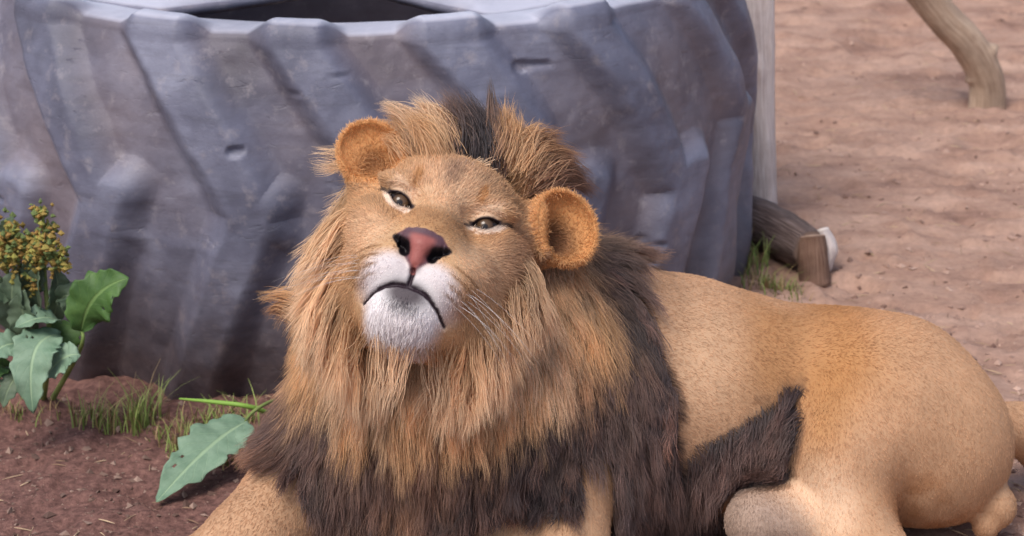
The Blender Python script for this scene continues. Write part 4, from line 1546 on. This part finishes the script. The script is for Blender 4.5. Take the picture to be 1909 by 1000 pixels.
DOCK_P = leaf_mat('dock_leaf_pale', srgb(108, 138, 112), srgb(142, 168, 142), srgb(158, 184, 148))
DOCK_D = leaf_mat('dock_leaf_deep', srgb(60, 94, 46), srgb(88, 122, 62), srgb(116, 146, 84))
DOCK_G = leaf_mat('dock_leaf_grey', srgb(74, 92, 72), srgb(106, 124, 98), srgb(126, 142, 112))


def leaf(name, p0, p1, p2, width, nrm, mat, parent, seed=0, fold=0.25, wave=0.06, shape=0.85, holes=True):
    """blade from p0 (base) bending over p1 to p2 (tip)"""
    rs = np.random.default_rng(seed)
    nu, nv = 17, 34
    p0, p1, p2, nrm = [np.asarray(a, float) for a in (p0, p1, p2, nrm)]
    V, U_, V_ = [], [], []
    ph = rs.random(6) * 6.28
    for j in range(nv):
        t = j / (nv - 1)
        c = p0 * (1 - t) ** 2 + 2 * p1 * t * (1 - t) + p2 * t * t
        tn = unit_((p1 - p0) * (1 - t) + (p2 - p1) * t)
        sd_ = unit_(np.cross(tn, nrm))
        nn = np.cross(sd_, tn)
        wd = width * 0.5 * (math.sin(math.pi * min(max(t, 0.0), 1.0) ** shape) ** 0.75 * 0.97 + 0.03) * (1 - 0.05 * math.sin(t * 31 + ph[0]) - 0.06 * math.sin(t * 57 + ph[1]))
        for i in range(nu):
            u = -1 + 2 * i / (nu - 1)
            edge = 1 + 0.07 * (abs(u) > 0.9) * math.sin(t * 44 + ph[2] + (u > 0) * 2)
            h = fold * wd * abs(u) ** 1.3 + wave * width * u * u * math.sin(t * 17 + ph[3] + (u > 0) * 1.7) + 0.02 * width * math.sin(t * 40 + ph[4]) * abs(u)
            V.append(c + sd_ * (u * wd * edge) + nn * h)
            U_.append(u)
            V_.append(t)
    F = [[j * nu + i, j * nu + i + 1, (j + 1) * nu + i + 1, (j + 1) * nu + i] for j in range(nv - 1) for i in range(nu - 1)]
    if holes:
        for _ in range(2):
            F.pop(int(rs.integers(6, 25)) * (nu - 1) + int(rs.integers(9, 15)))
    o = mesh_obj(name, V, F, mat, None, True, None, {'u': U_, 'v': V_})
    md = o.modifiers.new('thickness', 'SOLIDIFY')
    md.thickness = 0.0012
    adopt(o, parent)
    return o


def stalk(name, pts, r0, r1, mat, parent, nseg=8):
    v, f, g_, c_ = limb_mesh(pts, np.linspace(r0, r1, len(pts)), random.random() * 9, nseg=nseg, nring=18, rough=0.03)
    o = mesh_obj(name, v, f, mat, None)
    adopt(o, parent)
    return o


m = NT('green_stalk')
m.color(m.ramp(m.noise(12, 3, vec=m.coord()), [(0.3, srgb(96, 120, 62)), (0.6, srgb(132, 146, 84)), (0.8, srgb(140, 104, 84))]))
m.rough(0.6)
STALK = m.m

toC = -AX_F
# --- dock plant at the left edge, against the tyre
yb = 3.98
base = G(80, 735)
dk = empty('dock_plant', (float(base[0]), float(base[1]), 0))
tag(dk, 'leafy dock weed with yellowish seed heads growing against the tyre', 'plant')
bx0 = np.array([base[0], base[1], -0.01])
top = P(80, 395, yb)
stalk('stem', [bx0, P(92, 640, yb), P(84, 520, yb + 0.01), top], 0.007, 0.003, STALK, dk)
stalk('stem', [bx0 + (0.02, 0, 0), P(150, 650, yb - 0.02), P(152, 612, yb - 0.02)], 0.006, 0.003, STALK, dk)
stalk('stem', [bx0 - (0.04, 0, 0), P(25, 600, yb), P(10, 470, yb + 0.02)], 0.006, 0.003, STALK, dk)
UP = AX_U
LEAVES = [
    # base px, bend px, tip px, depths, width px, facing, material
    ((152, 618), (160, 540), (240, 518), (3.95, 3.93, 3.93), 92, toC * 0.9 + AX_U * 0.5 + AX_R * 0.35, DOCK_D, 0.1),
    ((112, 625), (40, 620), (62, 772), (3.95, 3.86, 3.84), 84, toC * 0.8 + AX_U * 0.6, DOCK_P, 0.2),
    ((88, 700), (118, 655), (150, 662), (3.90, 3.88, 3.89), 66, toC * 0.8 + AX_U * 0.6, DOCK_P, 0.2),
    ((112, 600), (80, 580), (28, 612), (3.97, 3.93, 3.92), 56, toC * 0.6 + AX_U * 0.8, DOCK_P, 0.3),
    ((95, 610), (118, 540), (100, 500), (4.0, 3.98, 3.98), 46, toC + AX_R * 0.7, DOCK_G, 0.5),
    ((80, 600), (62, 540), (70, 490), (3.99, 3.96, 3.97), 40, toC - AX_R * 0.7, DOCK_G, 0.5),
    ((40, 640), (10, 560), (30, 500), (3.98, 3.95, 3.96), 60, toC - AX_R * 0.3, DOCK_G, 0.3),
    ((50, 650), (10, 620), (-40, 690), (3.95, 3.9, 3.87), 62, toC + AX_U * 0.7, DOCK_P, 0.2),
    ((30, 560), (-10, 520), (-60, 560), (3.98, 3.95, 3.93), 60, toC + AX_U * 0.7, DOCK_G, 0.2),
    ((60, 690), (20, 690), (5, 760), (3.94, 3.88, 3.86), 52, toC + AX_U * 0.6, DOCK_G, 0.2),
    ((70, 620), (30, 600), (45, 540), (3.97, 3.94, 3.95), 58, toC - AX_R * 0.2 + AX_U * 0.3, DOCK_G, 0.3),
    ((45, 560), (70, 520), (50, 470), (3.99, 3.97, 3.98), 48, toC + AX_R * 0.3, DOCK_G, 0.3),
    ((20, 700), (-10, 650), (-30, 730), (3.95, 3.9, 3.88), 60, toC + AX_U * 0.6, DOCK_D, 0.2),
    ((20, 480), (0, 430), (25, 405), (4.0, 3.98, 3.98), 36, toC, DOCK_G, 0.3),
    ((110, 560), (140, 530), (128, 600), (3.99, 3.96, 3.96), 50, toC + AX_R * 0.4, DOCK_G, 0.3),
    ((100, 640), (130, 600), (100, 690), (4.0, 3.97, 3.97), 70, toC + AX_R * 0.4, DOCK_D, 0.3),
]
for k, (a, b, c, d, wpx, nrm, mt, fo) in enumerate(LEAVES):
    leaf('leaf', P(*a, d[0]), P(*b, d[1]), P(*c, d[2]), wpx / 960.0, nrm, mt, dk, seed=k, fold=fo)


def bead_cloud(name, spots, rad, mat, parent, seed):
    """seed heads: many small lumpy fruits along whorls"""
    rs = np.random.default_rng(seed)
    v, f, cc = [], [], []
    oc = np.array([(1, 0, 0), (-1, 0, 0), (0, 1, 0), (0, -1, 0), (0, 0, 1), (0, 0, -1)], float)
    of = [(0, 2, 4), (2, 1, 4), (1, 3, 4), (3, 0, 4), (2, 0, 5), (1, 2, 5), (3, 1, 5), (0, 3, 5)]
    for (c, n, sp) in spots:
        for _ in range(int(n * 1.7)):
            p = np.asarray(c) + rs.normal(size=3) * sp
            r = rad * rs.uniform(0.6, 1.3)
            b0_ = len(v)
            sc = rs.uniform(0.6, 1.2, 3)
            v += [p + o_ * r * sc + rs.normal(size=3) * r * 0.15 for o_ in oc]
            f += [[b0_ + i for i in t] for t in of]
            col_ = lerp_(srgb(140, 138, 70), srgb(150, 116, 64), rs.random()) if rs.random() < 0.7 else srgb(98, 112, 66)
            cc += [col_] * 6
    o = mesh_obj(name, v, f, mat, None, False, np.array(cc))
    adopt(o, parent)
    return o


def lerp_(a, b, t):
    return a * (1 - t) + b * t


m = NT('seed_head')
m.color(m.attr('col'))
m.rough(0.8)
SEED = m.m
for k, sp in enumerate((
        [(P(60, 455, yb), 60, 0.012), (P(85, 465, yb - .02), 70, 0.014), (P(105, 480, yb - .02), 60, 0.012), (P(70, 480, yb - .02), 50, 0.012), (P(118, 496, yb - .02), 26, 0.007), (P(84, 430, yb), 30, 0.01), (P(76, 398, yb), 26, 0.008)],
        [(P(20, 430, yb), 50, 0.013), (P(8, 455, yb), 50, 0.013), (P(35, 462, yb), 40, 0.012), (P(12, 485, yb - .02), 40, 0.013), (P(42, 505, yb), 40, 0.012), (P(60, 530, yb), 30, 0.010)])):
    bead_cloud('seed_head', sp, 0.0062, SEED, dk, k)['kind'] = 'stuff'

# --- the big pale dock leaf by the lion's foreleg
b_, t_ = P(462, 785, 3.86), G(292, 936, 0.012)
dl = empty('dock_leaf', (float(t_[0]), float(t_[1]), 0))
tag(dl, "single large pale green leaf resting on the soil beside the lion's foreleg", 'leaf')
leaf('blade', b_, P(395, 815, 3.76), t_, 0.108, toC * 0.55 + AX_U * 0.8 + AX_R * 0.1, DOCK_P, dl, seed=41, fold=0.12, wave=0.05, shape=0.8)
stalk('stalk', [b_ + (b_ - t_) * -0.1, P(476, 765, 3.9), P(520, 745, 3.98), G(560, 745) + (0, 0, -0.01)], 0.0035, 0.004, STALK, dl)
gs = limb_mesh([P(338, 744, 3.98), P(400, 750, 3.95), P(470, 760, 3.94), G(540, 800) + (0, 0.05, -0.01)], np.array([0.002, 0.0045, 0.005, 0.005]), 5, nseg=8, nring=24, rough=0.02)
m = NT('fresh_stem')
m.color(srgb(124, 160, 70))
m.rough(0.5)
so_ = mesh_obj('green_stem', gs[0], gs[1], m.m)
tag(so_, 'thin bright green stem bent sideways above the pale leaf', 'stem')

# --- grass
m = NT('grass_blade')
m.color(m.attr('col'))
m.rough(0.6)
GRS = m.m


def grass(name, patches, label):
    rs = np.random.default_rng(5)
    v, f, cc = [], [], []
    for (cx, cy, rx, ry, n, h, dry) in patches:
        for _ in range(int(n * 0.7)):
            a, q = rs.random() * 6.28, math.sqrt(rs.random())
            x, y = cx + math.cos(a) * rx * q, cy + math.sin(a) * ry * q
            hh_ = h * rs.uniform(0.35, 1.1)
            la = rs.random() * 6.28
            ln = np.array([math.cos(la), math.sin(la), 0]) * hh_ * rs.uniform(0.1, 0.75)
            wv_ = np.array([math.cos(la + 1.57), math.sin(la + 1.57), 0]) * rs.uniform(0.0012, 0.0026)
            z0 = gz(x, y) - 0.004
            b0_ = len(v)
            c = lerp_(srgb(104, 124, 60), srgb(148, 160, 92), rs.random()) if rs.random() > dry else lerp_(srgb(160, 140, 98), srgb(126, 98, 74), rs.random())
            for k in range(5):
                t = k / 4
                p = np.array([x, y, z0]) + ln * t ** 1.8 + np.array([0, 0, hh_ * (t - 0.28 * t * t)])
                wk = wv_ * (1 - t * 0.92)
                v += [p - wk, p + wk]
                cc += [c * (0.8 + 0.4 * t)] * 2
            f += [[b0_ + 2 * k, b0_ + 2 * k + 1, b0_ + 2 * k + 3, b0_ + 2 * k + 2] for k in range(4)]
    o = mesh_obj(name, v, f, GRS, None, True, np.array(cc))
    tag(o, label, 'grass', kind='stuff')
    return o


def gp_(px, py):
    p = G(px, py)
    return p[0], p[1]


grass('grass', [(*gp_(270, 770), 0.03, 0.04, 90, 0.13, 0.25), (*gp_(255, 790), 0.02, 0.03, 50, 0.12, 0.2), (*gp_(190, 780), 0.06, 0.06, 130, 0.10, 0.45), (*gp_(320, 790), 0.07, 0.06, 110, 0.06, 0.55), (*gp_(370, 800), 0.08, 0.07, 190, 0.075, 0.45),
                (*gp_(430, 790), 0.06, 0.08, 150, 0.09, 0.3), (*gp_(440, 850), 0.05, 0.05, 90, 0.06, 0.4), (*gp_(110, 765), 0.10, 0.05, 70, 0.06, 0.6), (*gp_(345, 835), 0.04, 0.03, 60, 0.05, 0.5), (*gp_(20, 760), 0.08, 0.05, 50, 0.07, 0.6),
                (*gp_(520, 640), 0.03, 0.04, 20, 0.06, 0.3)],
      'sparse green and dry grass along the foot of the tyre by the weed')
grass('grass', [(*gp_(1400, 500), 0.04, 0.05, 90, 0.12, 0.3), (*gp_(1425, 530), 0.06, 0.06, 110, 0.08, 0.45), (*gp_(1460, 545), 0.05, 0.06, 80, 0.06, 0.5), (*gp_(1405, 470), 0.03, 0.05, 50, 0.10, 0.3), (*gp_(1490, 560), 0.05, 0.04, 40, 0.05, 0.6)],
      "short grass tufts between the tyre's right side and the lion's back")

# --- loose clods, chips and straw on the ground
rs = np.random.default_rng(77)
v, f, cc = [], [], []
oc = np.array([(1, 0, 0), (-1, 0, 0), (0, 1, 0), (0, -1, 0), (0, 0, 1), (0, 0, -1)], float)
of = [(0, 2, 4), (2, 1, 4), (1, 3, 4), (3, 0, 4), (2, 0, 5), (1, 2, 5), (3, 1, 5), (0, 3, 5)]
cand = []
for _ in range(5200):
    if rs.random() < 0.30:
        px, py = rs.uniform(-40, 620), rs.uniform(730, 1040)
    else:
        px, py = rs.uniform(1380, 1960), rs.uniform(-40, 1040)
    cand.append((px, py))
for px, py in cand:
    p = G(px, py)
    x, y = p[0], p[1]
    if np.hypot(x - TC[0], y - TC[1]) < 0.9:
        continue
    z0 = gz(x, y)
    b0_ = len(v)
    if rs.random() < (0.96 if px < 640 else 0.90):
        r = 0.0014 + 0.008 * rs.random() ** 6
        sc = rs.uniform(0.6, 1.5, 3) * (1, 1, 0.6)
        pv = np.array([x, y, z0 + r * 0.2])
        v += [pv + o_ * r * sc + rs.normal(size=3) * r * 0.25 for o_ in oc]
        f += [[b0_ + i for i in t] for t in of]
        c = lerp_(srgb(104, 78, 70), srgb(190, 160, 144), rs.random())
        if px < 640:
            c = c * 0.62
        cc += [c] * 6
    else:
        a = rs.random() * 6.28
        L_ = rs.uniform(0.012, 0.05)
        d_ = np.array([math.cos(a), math.sin(a), rs.uniform(-0.05, 0.15)]) * L_
        sdv = np.array([-math.sin(a), math.cos(a), 0]) * 0.0011
        pv = np.array([x, y, z0 + 0.003])
        v += [pv - sdv, pv + sdv, pv + d_ + sdv * 0.6, pv + d_ - sdv * 0.6, pv + d_ * 0.5 + (0, 0, 0.002)]
        f += [[b0_, b0_ + 1, b0_ + 4], [b0_ + 1, b0_ + 2, b0_ + 4], [b0_ + 2, b0_ + 3, b0_ + 4], [b0_ + 3, b0_, b0_ + 4]]
        cc += [lerp_(srgb(120, 92, 74), srgb(196, 172, 140), rs.random())] * 5
m = NT('soil_crumb')
m.color(m.attr('col'))
m.rough(0.95)
o = mesh_obj('soil_crumbs', v, f, m.m, None, False, np.array(cc))
tag(o, 'crumbs of soil, chips and straw scattered over the dirt', 'debris', kind='stuff')
